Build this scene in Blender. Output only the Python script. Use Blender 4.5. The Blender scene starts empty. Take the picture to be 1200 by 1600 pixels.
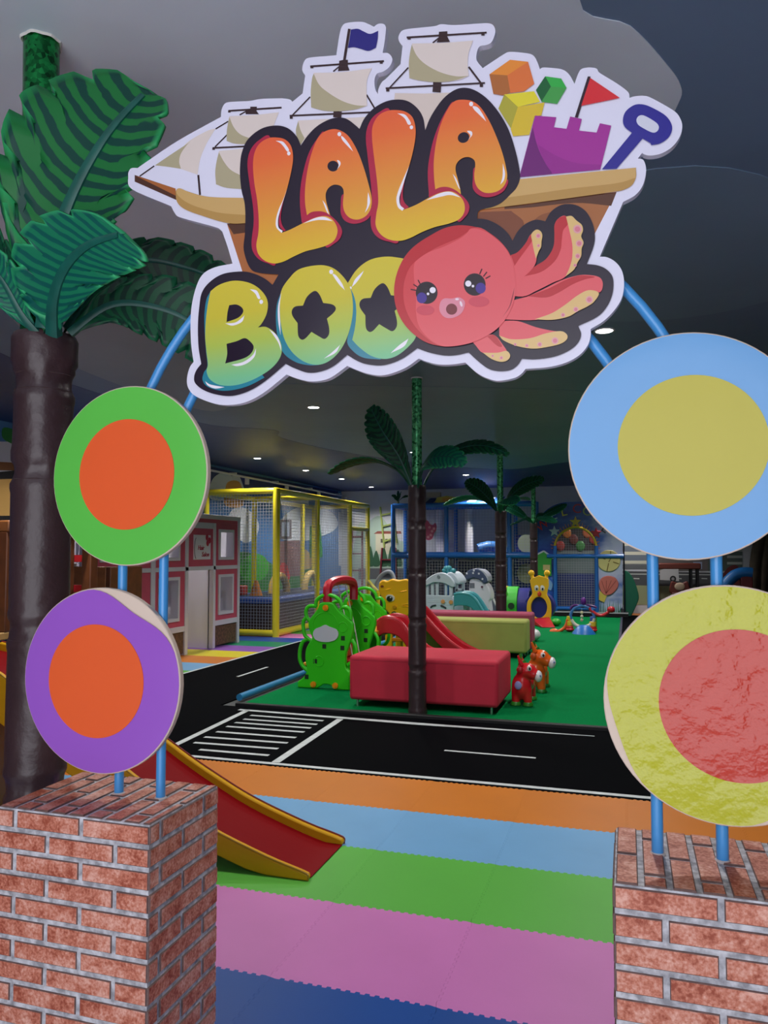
import bpy, bmesh, math, random
from mathutils import Vector, Matrix

random.seed(7)
SC = bpy.context.scene
COL = SC.collection
PI = math.pi

# ------------------------------------------------------------------ camera
EYE = Vector((0.0, 0.0, 1.5))
PITCH, YAW, FOC = math.radians(2.9), math.radians(17.5), 1200.0
cam_data = bpy.data.cameras.new('camera')
cam_data.sensor_fit = 'HORIZONTAL'
cam_data.sensor_width = 36.0
cam_data.lens = 36.0 * FOC / 1200.0
cam = bpy.data.objects.new('camera', cam_data)
cam.location = EYE
cam.rotation_euler = (PI / 2 + PITCH, 0, YAW)
COL.objects.link(cam)
SC.camera = cam

# ------------------------------------------------------------------ world, daylight, exposure
SC.view_settings.view_transform = 'Standard'
SC.view_settings.look = 'None'
SC.view_settings.gamma = 1.0
SC.view_settings.use_curve_mapping = False
SC.view_settings.exposure = 0.0
world = bpy.data.worlds.new('world')
SC.world = world
world.use_nodes = True
bg = world.node_tree.nodes['Background']
bg.inputs[0].default_value = (0.90, 0.92, 1.0, 1)
bg.inputs[1].default_value = 3.15

def area_light(name, loc, rot, sx, sy, power, col):
    d = bpy.data.lights.new(name, 'AREA')
    d.shape = 'RECTANGLE'; d.size = sx; d.size_y = sy
    d.energy = power; d.color = col
    o = bpy.data.objects.new(name, d)
    o.location = loc; o.rotation_euler = rot
    COL.objects.link(o)
    return o

# daylight comes in from the sky through the open doorway behind the camera (a portal guides its sampling)
DOOR_X0, DOOR_X1, DOOR_Z, DOOR_Y = -2.2, 1.6, 3.08, -1.75
_p = area_light('doorway_portal', ((DOOR_X0+DOOR_X1)/2, DOOR_Y+.01, DOOR_Z/2), (math.radians(90), 0, 0), DOOR_X1-DOOR_X0, DOOR_Z, 1, (1, 1, 1))
_p.data.cycles.is_portal = True

# ------------------------------------------------------------------ materials
def lin(c):
    c = c / 255.0
    return c / 12.92 if c <= 0.04045 else ((c + 0.055) / 1.055) ** 2.4

def rgb(c):
    return (lin(c[0]), lin(c[1]), lin(c[2]), 1.0)

_mats = {}
def M(c, rough=0.5, metal=0.0, coat=0.0, bump=None, var=0.0, vscale=6.0, c2=None, emit=0.0, spec=0.5):
    """procedural principled material; c sRGB 0-255, var: noise blend towards c2 (or a darker c)"""
    key = (tuple(c), rough, metal, coat, bump, var, vscale, None if c2 is None else tuple(c2), emit, spec)
    if key in _mats:
        return _mats[key]
    m = bpy.data.materials.new('paint_%02x%02x%02x' % tuple(int(v) for v in c))
    m.use_nodes = True
    nt = m.node_tree
    b = nt.nodes['Principled BSDF']
    b.inputs['Base Color'].default_value = rgb(c)
    b.inputs['Roughness'].default_value = rough
    b.inputs['Metallic'].default_value = metal
    b.inputs['Specular IOR Level'].default_value = spec
    if coat:
        b.inputs['Coat Weight'].default_value = coat
        b.inputs['Coat Roughness'].default_value = 0.12
    if emit:
        b.inputs['Emission Color'].default_value = rgb(c)
        b.inputs['Emission Strength'].default_value = emit
    if bump or var:
        tc = nt.nodes.new('ShaderNodeTexCoord')
    if var:
        n = nt.nodes.new('ShaderNodeTexNoise')
        n.inputs['Scale'].default_value = vscale
        n.inputs['Detail'].default_value = 5
        nt.links.new(tc.outputs['Object'], n.inputs['Vector'])
        mx = nt.nodes.new('ShaderNodeMix'); mx.data_type = 'RGBA'
        rr = nt.nodes.new('ShaderNodeValToRGB')
        rr.color_ramp.elements[0].position = 0.35
        rr.color_ramp.elements[1].position = 0.65
        nt.links.new(n.outputs['Fac'], rr.inputs[0])
        mul = nt.nodes.new('ShaderNodeMath'); mul.operation = 'MULTIPLY'; mul.inputs[1].default_value = var
        nt.links.new(rr.outputs[0], mul.inputs[0])
        nt.links.new(mul.outputs[0], mx.inputs[0])
        d = c2 if c2 is not None else tuple(v * 0.6 for v in c)
        mx.inputs[6].default_value = rgb(c)
        mx.inputs[7].default_value = rgb(d)
        nt.links.new(mx.outputs[2], b.inputs['Base Color'])
    if bump:
        n2 = nt.nodes.new('ShaderNodeTexNoise')
        n2.inputs['Scale'].default_value = bump[0]
        n2.inputs['Detail'].default_value = 4
        nt.links.new(tc.outputs['Object'], n2.inputs['Vector'])
        bp = nt.nodes.new('ShaderNodeBump')
        bp.inputs['Strength'].default_value = bump[1]
        bp.inputs['Distance'].default_value = bump[2] if len(bump) > 2 else 0.01
        nt.links.new(n2.outputs['Fac'], bp.inputs['Height'])
        nt.links.new(bp.outputs[0], b.inputs['Normal'])
    _mats[key] = m
    return m

def gradient_mat(name, stops, z0, z1, rough=0.2):
    """printed gradient running up the sign (local z of the sign, bottom z0 to top z1)"""
    m = bpy.data.materials.new(name); m.use_nodes = True
    nt = m.node_tree; b = nt.nodes['Principled BSDF']
    tc = nt.nodes.new('ShaderNodeTexCoord'); sp = nt.nodes.new('ShaderNodeSeparateXYZ')
    nt.links.new(tc.outputs['Object'], sp.inputs[0])
    # the print is tilted like the lettering: z plus a little x
    ad = nt.nodes.new('ShaderNodeMath'); ad.operation = 'MULTIPLY_ADD'
    ad.inputs[1].default_value = -0.06
    nt.links.new(sp.outputs['X'], ad.inputs[0]); nt.links.new(sp.outputs['Z'], ad.inputs[2])
    mr = nt.nodes.new('ShaderNodeMapRange')
    mr.inputs[1].default_value = z0; mr.inputs[2].default_value = z1
    nt.links.new(ad.outputs[0], mr.inputs[0])
    cr = nt.nodes.new('ShaderNodeValToRGB')
    els = cr.color_ramp.elements
    while len(els) < len(stops):
        els.new(0.5)
    for e, (p, c) in zip(els, stops):
        e.position = p; e.color = rgb(c)
    nt.links.new(mr.outputs[0], cr.inputs[0]); nt.links.new(cr.outputs[0], b.inputs['Base Color'])
    b.inputs['Roughness'].default_value = rough
    return m

# ------------------------------------------------------------------ mesh builder
class MB:
    def __init__(self):
        self.v = []; self.f = []
    def add(self, vs, fs):
        o = len(self.v)
        self.v += [Vector(p) for p in vs]
        self.f += [tuple(i + o for i in f) for f in fs]
        return self
    def box(self, x0, x1, y0, y1, z0, z1):
        return self.add([(x0,y0,z0),(x1,y0,z0),(x1,y1,z0),(x0,y1,z0),(x0,y0,z1),(x1,y0,z1),(x1,y1,z1),(x0,y1,z1)],
                        [(0,3,2,1),(4,5,6,7),(0,1,5,4),(1,2,6,5),(2,3,7,6),(3,0,4,7)])
    def cyl(self, a, b, r, r2=None, n=16, cap=True):
        a, b = Vector(a), Vector(b); r2 = r if r2 is None else r2
        d = (b - a).normalized()
        u = d.orthogonal().normalized(); w = d.cross(u)
        vs = []
        for p, q in ((a, r), (b, r2)):
            for i in range(n):
                t = 2*PI*i/n
                vs.append(p + (u*math.cos(t) + w*math.sin(t))*q)
        fs = [(i, (i+1) % n, n+(i+1) % n, n+i) for i in range(n)]
        if cap:
            fs += [tuple(reversed(range(n))), tuple(range(n, 2*n))]
        return self.add(vs, fs)
    def tube(self, path, r, n=12, cap=True, closed=False):
        pts = [Vector(p) for p in path]; k = len(pts)
        rs = r if isinstance(r, (list, tuple)) else [r]*k
        u = None; vs = []
        for i, p in enumerate(pts):
            if closed:
                d = pts[(i+1) % k] - pts[i-1]
            else:
                d = pts[min(i+1, k-1)] - pts[max(i-1, 0)]
            d = d.normalized()
            if u is None:
                u = d.orthogonal().normalized()
            u = (u - d*u.dot(d)).normalized()
            w = d.cross(u)
            for j in range(n):
                t = 2*PI*j/n
                vs.append(p + (u*math.cos(t) + w*math.sin(t))*rs[i])
        fs = []
        for i in range(k if closed else k-1):
            a, b = i*n, ((i+1) % k)*n
            fs += [(a+j, a+(j+1) % n, b+(j+1) % n, b+j) for j in range(n)]
        if cap and not closed:
            fs += [tuple(reversed(range(n))), tuple(range((k-1)*n, k*n))]
        return self.add(vs, fs)
    def lathe(self, prof, c=(0,0,0), n=24, jitter=None):
        """prof: list of (radius, z) about a vertical axis through c"""
        c = Vector(c); vs = []; k = len(prof)
        for i, (r, z) in enumerate(prof):
            for j in range(n):
                t = 2*PI*j/n
                q = r + (jitter(i, j) if jitter else 0)
                vs.append(c + Vector((q*math.cos(t), q*math.sin(t), z)))
        fs = [(i*n+j, i*n+(j+1) % n, (i+1)*n+(j+1) % n, (i+1)*n+j) for i in range(k-1) for j in range(n)]
        fs += [tuple(reversed(range(n))), tuple(range((k-1)*n, k*n))]
        return self.add(vs, fs)
    def ell(self, c, r, n=16, m=10, rot=None):
        c = Vector(c); vs = [Vector((0,0,-1))]; fs = []
        for i in range(1, m):
            ph = -PI/2 + PI*i/m
            for j in range(n):
                t = 2*PI*j/n
                vs.append(Vector((math.cos(ph)*math.cos(t), math.cos(ph)*math.sin(t), math.sin(ph))))
        vs.append(Vector((0,0,1)))
        for j in range(n):
            fs.append((0, 1+(j+1) % n, 1+j))
            fs.append((len(vs)-1, 1+(m-2)*n+j, 1+(m-2)*n+(j+1) % n))
        for i in range(m-2):
            a, b = 1+i*n, 1+(i+1)*n
            fs += [(a+j, a+(j+1) % n, b+(j+1) % n, b+j) for j in range(n)]
        out = []
        for p in vs:
            q = Vector((p.x*r[0], p.y*r[1], p.z*r[2]))
            if rot: q = rot @ q
            out.append(c + q)
        return self.add(out, fs)
    def prism(self, poly, axis, a, b):
        """extrude a 2-D outline; axis 'y': poly is (x,z), from y=a to y=b; 'x': (y,z); 'z': (x,y)"""
        n = len(poly)
        ar = sum(poly[i-1][0]*poly[i][1] - poly[i][0]*poly[i-1][1] for i in range(n))
        if ar < 0: poly = list(reversed(poly))
        def P(p, t):
            return (p[0], t, p[1]) if axis == 'y' else ((t, p[0], p[1]) if axis == 'x' else (p[0], p[1], t))
        if axis in ('z', 'x'): a, b = min(a, b), max(a, b)
        vs = [P(p, a) for p in poly] + [P(p, b) for p in poly]
        fs = [tuple(reversed(range(n))), tuple(range(n, 2*n))] + [(i, (i+1) % n, n+(i+1) % n, n+i) for i in range(n)]
        return self.add(vs, fs)
    def quad(self, a, b, c, d):
        return self.add([a, b, c, d], [(0,1,2,3)])
    def bar(self, a, b, w, h, up=(0,0,1)):
        """a square-section bar from a to b"""
        a, b = Vector(a), Vector(b); d = (b-a).normalized()
        s = d.cross(Vector(up))
        if s.length < 1e-4: s = d.cross(Vector((1,0,0)))
        s.normalize(); t = s.cross(d)
        vs = []
        for p in (a, b):
            for i, j in ((-1,-1),(1,-1),(1,1),(-1,1)):
                vs.append(p + s*(i*w/2) + t*(j*h/2))
        return self.add(vs, [(0,1,2,3),(7,6,5,4),(0,4,5,1),(1,5,6,2),(2,6,7,3),(3,7,4,0)])

def set_smooth(me, ang=40):
    for p in me.polygons: p.use_smooth = True
    try:
        me.set_sharp_from_angle(angle=math.radians(ang))
    except Exception:
        pass

ORIG = {}
def obj(name, mb, mat, parent=None, smooth=False, bevel=0.0, recalc=True, segs=2, loc=None):
    """link the builder's geometry (world coordinates) as one mesh object; its origin is its thing's origin, or loc"""
    o0 = ORIG.get(parent.name, Vector()) if parent is not None else Vector(loc or (0,0,0))
    me = bpy.data.meshes.new(name)
    me.from_pydata([p - o0 for p in mb.v], [], mb.f)
    if recalc:
        bm = bmesh.new(); bm.from_mesh(me)
        bmesh.ops.recalc_face_normals(bm, faces=bm.faces)
        bm.to_mesh(me); bm.free()
    me.update()
    if smooth: set_smooth(me)
    me.materials.append(mat)
    o = bpy.data.objects.new(name, me); COL.objects.link(o)
    if parent is not None:
        o.parent = parent
    else:
        o.location = o0
    ORIG[o.name] = o0
    if bevel:
        bv = o.modifiers.new('edge', 'BEVEL'); bv.width = bevel; bv.segments = segs; bv.limit_method = 'ANGLE'
        bv.angle_limit = math.radians(35)
        if not smooth: set_smooth(me, 35)
    return o

def thing(name, label, cat, loc, group=None):
    o = bpy.data.objects.new(name, None); o.empty_display_size = 0.1
    o.location = loc; COL.objects.link(o)
    o['label'] = label; o['category'] = cat
    if group: o['group'] = group
    ORIG[o.name] = Vector(loc)
    return o

def tag(o, label, cat, group=None):
    o['label'] = label; o['category'] = cat
    if group: o['group'] = group
    return o

def struct(o):
    o['kind'] = 'structure'; return o

def dup(root, delta):
    """copy a thing with its parts and sub-parts"""
    r = root.copy(); COL.objects.link(r); r.location = root.location + Vector(delta)
    ORIG[r.name] = Vector(r.location)
    for ch in list(root.children):
        c = ch.copy(); COL.objects.link(c); c.parent = r
        for g in list(ch.children):
            d = g.copy(); COL.objects.link(d); d.parent = c
    return r

# rays of the surveyed photograph: used to lay flat prints and outlines onto the real planes they lie in
_FW = Vector((-math.sin(YAW)*math.cos(PITCH), math.cos(YAW)*math.cos(PITCH), math.sin(PITCH)))
_RT = Vector((math.cos(YAW), math.sin(YAW), 0)); _UP = _RT.cross(_FW)
def _ray(x, y): return _FW + _RT*((x-600)/FOC) + _UP*((800-y)/FOC)
def onY(x, y, Y): r = _ray(x, y); return EYE + r*(Y/r.y)
def onZ(x, y, Z): r = _ray(x, y); return EYE + r*((Z-EYE.z)/r.z)
def onX(x, y, X): r = _ray(x, y); return EYE + r*(X/r.x)

def spline(pts, n=6, closed=True):
    """smooth outline through pts; a point with a third entry is a corner"""
    k = len(pts); out = []
    P = [Vector((p[0], p[1])) for p in pts]; corner = [len(p) > 2 for p in pts]
    for i in range(k if closed else k-1):
        j = (i+1) % k; h = (i-1) % k; l = (j+1) % k
        d = P[j] - P[i]
        if not closed and i == 0: m0 = d
        elif corner[i]: m0 = d
        else: m0 = (P[j]-P[h])*0.5
        if not closed and j == k-1: m1 = d
        elif corner[j]: m1 = d
        else: m1 = (P[l]-P[i])*0.5
        L = d.length
        if m0.length > 1.6*L: m0 = m0*(1.6*L/m0.length)
        if m1.length > 1.6*L: m1 = m1*(1.6*L/m1.length)
        st = 1 if (corner[i] and corner[j]) else n
        for s in range(st):
            t = s/st
            q = P[i]*(2*t**3-3*t**2+1) + m0*(t**3-2*t**2+t) + P[j]*(-2*t**3+3*t**2) + m1*(t**3-t**2)
            out.append((q.x, q.y))
    if not closed: out.append((P[-1].x, P[-1].y))
    return out

def spline3(pts, n=8):
    P = [Vector(p) for p in pts]; k = len(P); out = []
    for i in range(k-1):
        a = P[max(i-1,0)]; b = P[i]; c = P[i+1]; d = P[min(i+2,k-1)]
        m0 = (c-a)*0.5; m1 = (d-b)*0.5
        for s in range(n):
            t = s/n
            out.append(b*(2*t**3-3*t**2+1) + m0*(t**3-2*t**2+t) + c*(-2*t**3+3*t**2) + m1*(t**3-t**2))
    out.append(P[-1]); return out

def ellipse(cx, cy, rx, ry, n=24, a=0.0):
    ca, sa = math.cos(a), math.sin(a)
    return [(cx + rx*math.cos(2*PI*i/n)*ca - ry*math.sin(2*PI*i/n)*sa, cy + rx*math.cos(2*PI*i/n)*sa + ry*math.sin(2*PI*i/n)*ca) for i in range(n)]

BLUE_PIPE = M((70,150,215), 0.28, coat=0.3)
WHITE = M((225,222,230), 0.45)
DARK = M((20,18,24), 0.6)
# ================================================================== THE SETTING
RX0, RX1, RY0, RY1, CZ = -7.4, 4.6, -1.75, 19.6, 3.12
floor = struct(obj('floor', MB().box(RX0, RX1, RY0, RY1, -0.10, -0.012), M((70,74,74), 0.6, var=0.4)))

obj('entrance_bounce_slab', MB().box(-3.2, 3.2, RY0, 1.33, -0.012, 0.0), M((226,226,228), 0.5, var=.15), floor)  # unseen floor slab, added pale to bounce doorway daylight up to the ceiling
# --- interlocking foam tiles, each a piece of the floor
def tile_mesh(color, size=0.6, teeth=16, amp=0.010):
    S = size; m = 0.02; p = (S-2*m)/teeth
    def side(f):
        prof = [(0.0, 0.0)]
        for i in range(teeth):
            for a, h in ((0.04, -1), (0.46, -1), (0.54, 1), (0.96, 1)):
                prof.append((m + (i+a)*p, amp*h/2))
        return [f(t, h) for t, h in prof]
    far = [(S, 0.0)]
    pts = side(lambda t, h: (t, h)) + side(lambda t, h: (S + h, t))
    pts += far[:0] + [(S, S)] + list(reversed(side(lambda t, h: (t, S + h))))[:-1]
    pts += [(0.0, S)] + list(reversed(side(lambda t, h: (h, t))))[:-1]
    mb = MB().prism(pts, 'z', -0.012, 0.0)
    me = bpy.data.meshes.new('foam_tile')
    me.from_pydata(mb.v, [], mb.f); me.update()
    me.materials.append(M(color, 0.42, var=0.10, vscale=2.5, bump=(180, 0.10, 0.002), spec=0.25))
    return me
TILE = {}
def tile(x, y, color, sx=1.0, sy=1.0):
    if color not in TILE: TILE[color] = tile_mesh(color)
    o = bpy.data.objects.new('foam_tile', TILE[color]); COL.objects.link(o)
    o.parent = floor; o.location = (x, y, 0); o.scale = (sx*0.9985, sy, 1)
    return o
DBLUE, PINK, GRASS, SKY, ORANGE = (14,68,142), (190,112,174), (86,166,64), (106,156,198), (190,112,38)
for r, c in enumerate((DBLUE, DBLUE, PINK, GRASS, SKY, ORANGE)):
    for k in range(10):
        tile(-4.22 + 0.6*k, 1.33 + 0.604*r, c, 1.0, 0.604/0.6)
YEL, PURP, TEAL, BLUE2 = (206,192,44), (132,84,168), (24,128,92), (30,72,150)
seq = [ORANGE, DBLUE, PINK, GRASS, SKY, ORANGE, YEL, PURP, TEAL, BLUE2, (224,130,190), GRASS, SKY, ORANGE, YEL, PURP]
for r, c in enumerate(seq):
    for k in range(4):
        tile(-7.38 + 0.54*k, 6.06 + 0.62*(r-0), c, 0.9, 0.62/0.6)
for k in range(7):
    tile(-0.05 + 0.6*k, 18.95, ORANGE)

# --- black play road laid around the carpet, with white painted lines
BLACK = M((5,6,9), 0.8, bump=(300, 0.08, 0.002), spec=0.02)
RW = M((196,202,204), 0.5, var=0.25, vscale=14)
mb = MB().box(-5.22, 3.4, 4.96, 6.74, -0.012, 0.0).box(-5.22, -3.80, 6.74, 18.9, -0.012, 0.0)
mb.box(-0.10, 3.4, 6.74, 18.9, -0.012, 0.0).box(-3.80, -0.10, 18.0, 18.9, -0.012, 0.0)
road = struct(obj('road', mb, BLACK))
def line(a, b, w, w2=None):
    a = Vector((a[0], a[1], 0)); b = Vector((b[0], b[1], 0)); d = (b-a).normalized(); s = Vector((-d.y, d.x, 0))
    w2 = w if w2 is None else w2
    q = [a - s*w/2, b - s*w2/2, b + s*w2/2, a + s*w/2]
    obj('road_line', MB().prism([(p.x, p.y) for p in q], 'z', 0.0, 0.0015), RW, road)
def px(x, y):
    p = onZ(x, y, 0.0); return (p.x, p.y)
line((-4.0, 5.015), (2.6, 5.02), 0.045)
line((-3.34, 5.05), (-3.43, 6.60), 0.055)
line((-2.40, 5.05), (-2.46, 6.50), 0.06)
line((-3.52, 6.60), (-1.75, 6.53), 0.05, 0.075)
line((-1.75, 6.53), (-0.27, 6.53), 0.075, 0.012)
zl = [(515,353),(482,371),(442,387),(402,405),(355,430),(298,455),(250,481),(275,514)]
zr = [(855,379),(826,396),(797,413),(766,432),(727,458),(688,483),(643,510),(600,541)]
for a, b in zip(zl, zr):
    line(px(220+a[0]/3, 1000+a[1]/3), px(220+b[0]/3, 1000+b[1]/3), 0.042)
line((-1.33, 5.73), (-0.65, 5.72), 0.03)
for k in range(5):
    line((-4.45, 8.30 + 2.1*k), (-4.45, 9.10 + 2.1*k), 0.035)
line((-5.20, 5.0), (-5.20, 16.0), 0.04)

carpet = obj('green_carpet', MB().box(-3.60, -0.15, 6.80, 18.0, -0.012, 0.012), M((0,118,62), 0.9, var=0.25, vscale=60, bump=(400, 0.4, 0.004), spec=0.05))
tag(carpet, 'long green play carpet laid between the black roads', 'carpet')
edge = thing('carpet_edging', 'low raised edging around the green carpet, blue tube on its left side', 'edging', (-1.9, 6.83, 0))
obj('front_strip', MB().box(-3.64, -0.10, 6.74, 6.80, -0.012, 0.03), M((10,11,15), 0.6), edge, bevel=0.008)
obj('blue_tube', MB().cyl((-3.72, 6.98, 0.035), (-3.72, 18.0, 0.035), 0.035, n=12), M((40,120,170), 0.4), edge, smooth=True)
obj('side_strip', MB().box(-0.15, -0.10, 6.80, 18.0, -0.012, 0.03), M((24,30,58), 0.6), edge, bevel=0.008)

# --- ceiling with painted clouds
CEIL = lambda c: M(c, 0.42, var=0.18, vscale=0.9, bump=(1.2, 0.25, 0.05))
ceiling = struct(obj('ceiling', MB().box(RX0, RX1, RY0, RY1, CZ, CZ+0.1), CEIL((112,132,160))))
def cloud(pts, color, dz, smooth=True):
    q = [(p[0], p[1]) for p in (spline(pts, 5) if smooth else pts)]
    q = [(min(max(x, RX0+.01), RX1-.01), min(max(y, RY0+.01), RY1-.01)) for x, y in q]
    obj('painted_cloud', MB().prism(q, 'z', CZ - dz, CZ), CEIL(color), ceiling)
def cpx(*pts):
    return [tuple(onZ(x, y, CZ)[:2]) for x, y in pts]
# deep blue painted band along the left wall and the back
cloud([(-7.4,2.0),(-4.7,3.0)] + cpx((110,600),(250,640),(330,664),(430,672),(440,684)) + cpx((515,702),(600,716),(700,728),(800,733)) +
      [(-0.6,14.2),(1.5,15.6),(4.59,14.0),(4.59,19.59),(-7.39,19.59)], (24,44,104), 0.002)
# pale grey clouds over the entrance and the middle of the room
cloud([(0.16,0.2)] + cpx((905,-4),(985,40),(1040,98),(1063,132),(1060,160),(1020,220),(900,330),(700,420),(450,470),(280,455),(120,465)) +
      [(-3.6,3.5),(-4.6,2.6),(-5.4,0.6),(-4.6,-1.6),(-1.0,-1.7),(0.2,-1.6)], (222,230,240), 0.003)
cloud(cpx((330,610),(420,600),(560,602),(900,610),(1000,630)) + [(0.9,8.2),(0.2,10.5),(-0.9,12.6),(-2.2,12.8),(-3.6,11.6),(-4.4,9.4),(-4.2,7.6)], (116,136,158), 0.003)
cloud(cpx((20,455),(280,450),(430,540),(350,640),(250,622),(110,570),(40,520)), (150,160,170), 0.0025)
cloud([(-0.5,3.6),(0.3,3.4),(0.9,4.0),(1.2,5.0),(0.6,5.6),(-0.2,5.5),(-0.7,4.6)], (124,146,170), 0.004)

# --- walls
WB = M((196,198,204), 0.6, var=0.06)
wall_back = struct(obj('wall_back', MB().box(RX0-.1, RX1+.1, RY1, RY1+.1, -0.1, CZ+.1), WB))
wall_left = struct(obj('wall_left', MB().box(RX0-.1, RX0, RY0, RY1, -0.1, CZ+.1), M((78,126,184), 0.55, var=0.15, vscale=1.0)))
wf_ = MB().box(RX0-.1, DOOR_X0, RY0-.1, RY0, -.1, CZ+.1).box(DOOR_X1, RX1+.1, RY0-.1, RY0, -.1, CZ+.1).box(DOOR_X0, DOOR_X1, RY0-.1, RY0, DOOR_Z, CZ+.1)
wall_front = struct(obj('wall_front', wf_, WB))
wall_right = struct(obj('wall_right', MB().box(RX1, RX1+.1, RY0, RY1, -0.1, CZ+.1), M((86,80,74), 0.6)))

# left wall mural, flat paint on the wall
_mc = [0]
def muralL(name, pts, color, d=0.004, sm=True):
    _mc[0] += 1; d = 0.003 + 0.0005*_mc[0]
    q = [(onX(x, y, RX0).y, onX(x, y, RX0).z) for x, y in pts]
    q = [(min(max(a, RY0), RY1-.01), min(max(b, 0), CZ-.01)) for a, b in q]
    if sm: q = spline(q, 4)
    obj(name, MB().prism(q, 'x', RX0, RX0 + d), M(color, 0.55), wall_left)
muralL('mural_night_band', [(300,722),(360,736),(528,768),(528,776),(440,775),(300,752)], (18,38,112), 0.003, False)
muralL('mural_cloud', [(335,745),(350,738),(362,744),(372,742),(380,760),(384,780),(330,780),(328,760)], (214,218,226))
muralL('mural_cloud', [(360,800),(375,792),(392,800),(404,818),(400,838),(384,848),(368,838),(356,824)], (214,218,226))
muralL('mural_cloud', [(432,838),(440,812),(458,796),(480,790),(500,794),(520,802),(528,820),(512,834),(470,846)], (210,216,226))
muralL('mural_sun', [(352,762),(358,752),(372,752),(378,764),(380,790),(352,790)], (214,150,70))
muralL('mural_hill', [(330,900),(350,870),(380,862),(410,872),(432,884),(460,880),(480,884),(500,900),(470,935),(330,935)], (58,120,62))
muralL('mural_grass', [(376,880),(392,866),(410,868),(420,884),(410,905),(380,905)], (70,160,60))
muralL('mural_sand', [(446,876),(462,860),(476,858),(488,872),(484,888),(450,890)], (186,160,110))
muralL('mural_tower', [(437,812),(455,812),(455,842),(437,842)], (92,78,80), 0.005, False)
muralL('mural_window', [(440,816),(452,816),(452,838),(440,838)], (160,170,190), 0.006, False)
muralL('mural_house', [(432,846),(468,844),(470,900),(432,902)], (126,92,92), 0.0045, False)
muralL('mural_tree', [(484,822),(500,820),(504,870),(484,872)], (56,150,70), 0.005, False)
muralL('mural_column', [(529,800),(541,802),(541,884),(529,884)], (200,204,214), 0.005, False)
muralL('mural_patch', [(430,900),(440,880),(448,884),(452,905)], (190,60,60), 0.006)
# nearer part of the left wall: bold comic style shapes
muralL('mural_field', [(-40,690),(60,690),(60,850),(-40,850)], (206,210,216), 0.004, False)
muralL('mural_leaf', [(6,668),(30,676),(34,690),(20,694),(4,684)], (40,120,50), 0.006)
muralL('mural_log', [(-30,720),(40,724),(40,736),(-30,734)], (130,84,44), 0.006, False)
muralL('mural_block', [(-30,740),(34,734),(36,822),(-30,822)], (24,22,22), 0.006, False)
muralL('mural_face', [(-30,750),(24,748),(24,806),(-30,806)], (196,154,84), 0.008, False)
muralL('mural_pond', [(-10,836),(8,826),(22,838),(26,852),(-10,856)], (60,130,200), 0.006)
muralL('mural_stripe', [(-30,846),(60,846),(60,852),(-30,852)], (190,30,40), 0.008, False)

# back wall mural: pale hills, a cream house, trees; to the right a street
def muralB(name, pts, color, d=0.004, sm=False):
    _mc[0] += 1; d = d + 0.00005*_mc[0]
    q = [(onY(x, y, RY1).x, onY(x, y, RY1).z) for x, y in pts]
    q = [(min(max(a, RX0), RX1-.01), min(max(b, 0), CZ-.01)) for a, b in q]
    if sm: q = spline(q, 4)
    obj(name, MB().prism(q, 'y', RY1, RY1 - d), M(color, 0.55), wall_back)
muralB('mural_hill', [(560,820),(575,815),(590,806),(600,812),(612,830),(625,845),(640,850),(640,905),(555,905)], (166,186,172), 0.003, True)
muralB('mural_house', [(587,834),(620,834),(620,866),(587,866)], (206,200,176), 0.005)
muralB('mural_roof', [(584,834),(628,834),(626,830),(590,830)], (140,70,56), 0.007)
for x in (595, 602, 612):
    muralB('mural_window', [(x,842),(x+4,842),(x+4,848),(x,848)], (90,84,70), 0.007)
for x, h, w in ((579,853,5),(588,860,5),(600,856,6),(611,853,5),(622,858,6)):
    muralB('mural_tree', [(x-w,884),(x-w*.9,872),(x,h),(x+w*.9,872),(x+w,884)], (52,92,66), 0.008, True)
muralB('mural_road', [(560,888),(640,888),(640,905),(560,905)], (96,98,102), 0.0045)
for i, (y, h, c) in enumerate(((838,10,(150,156,160)),(848,5,(206,204,186)),(853,9,(108,118,132)),(862,5,(206,204,186)),(867,9,(108,118,132)),(876,5,(206,204,186)),(882,7,(96,100,104)))):
    muralB('mural_facade', [(972,y),(1016,y),(1016,y+h),(972,y+h)], c, 0.004+0.0004*i)
muralB('mural_building', [(1016,838),(1106,838),(1106,892),(1016,892)], (104,98,98), 0.004)
muralB('mural_window', [(1083,878),(1097,878),(1097,889),(1083,889)], (150,160,190), 0.006)
muralB('mural_building', [(1106,838),(1160,838),(1160,892),(1106,892)], (86,98,92), 0.004)
for y in (846, 858, 868, 878, 888):
    muralB('mural_facade', [(1136,y),(1160,y),(1160,y+4),(1136,y+4)], (176,180,176), 0.006)
muralB('mural_road', [(965,892),(1180,896),(1180,918),(965,914)], (78,80,84), 0.005)
muralB('mural_line', [(965,896),(1180,898),(1180,899.5),(965,897.5)], (190,194,190), 0.007)
for x in (990, 1056, 1078, 1096, 1120):
    muralB('mural_line', [(x,903),(x+9,903.4),(x+9,905),(x,904.6)], (190,194,190), 0.007)
muralB('mural_car', [(1031,891),(1040,888),(1060,889),(1061,908),(1031,906)], (196,196,200), 0.008, False)
muralB('mural_wheel', ellipse(1051.5,904.5,5,5,14), (40,40,44), 0.010)
muralB('mural_wheel', ellipse(1051.5,904.5,2.4,2.4,12), (150,150,154), 0.012)
muralB('mural_lawn', [(965,914),(1180,918),(1180,945),(965,945)], (150,158,120), 0.004)
muralB('mural_hill', [(975,760),(1010,750),(1060,756),(1060,840),(972,840)], (150,158,150), 0.0035)
muralB('mural_bush', [(1128,910),(1136,888),(1152,884),(1160,905),(1158,922)], (110,44,46), 0.009, True)
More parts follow.
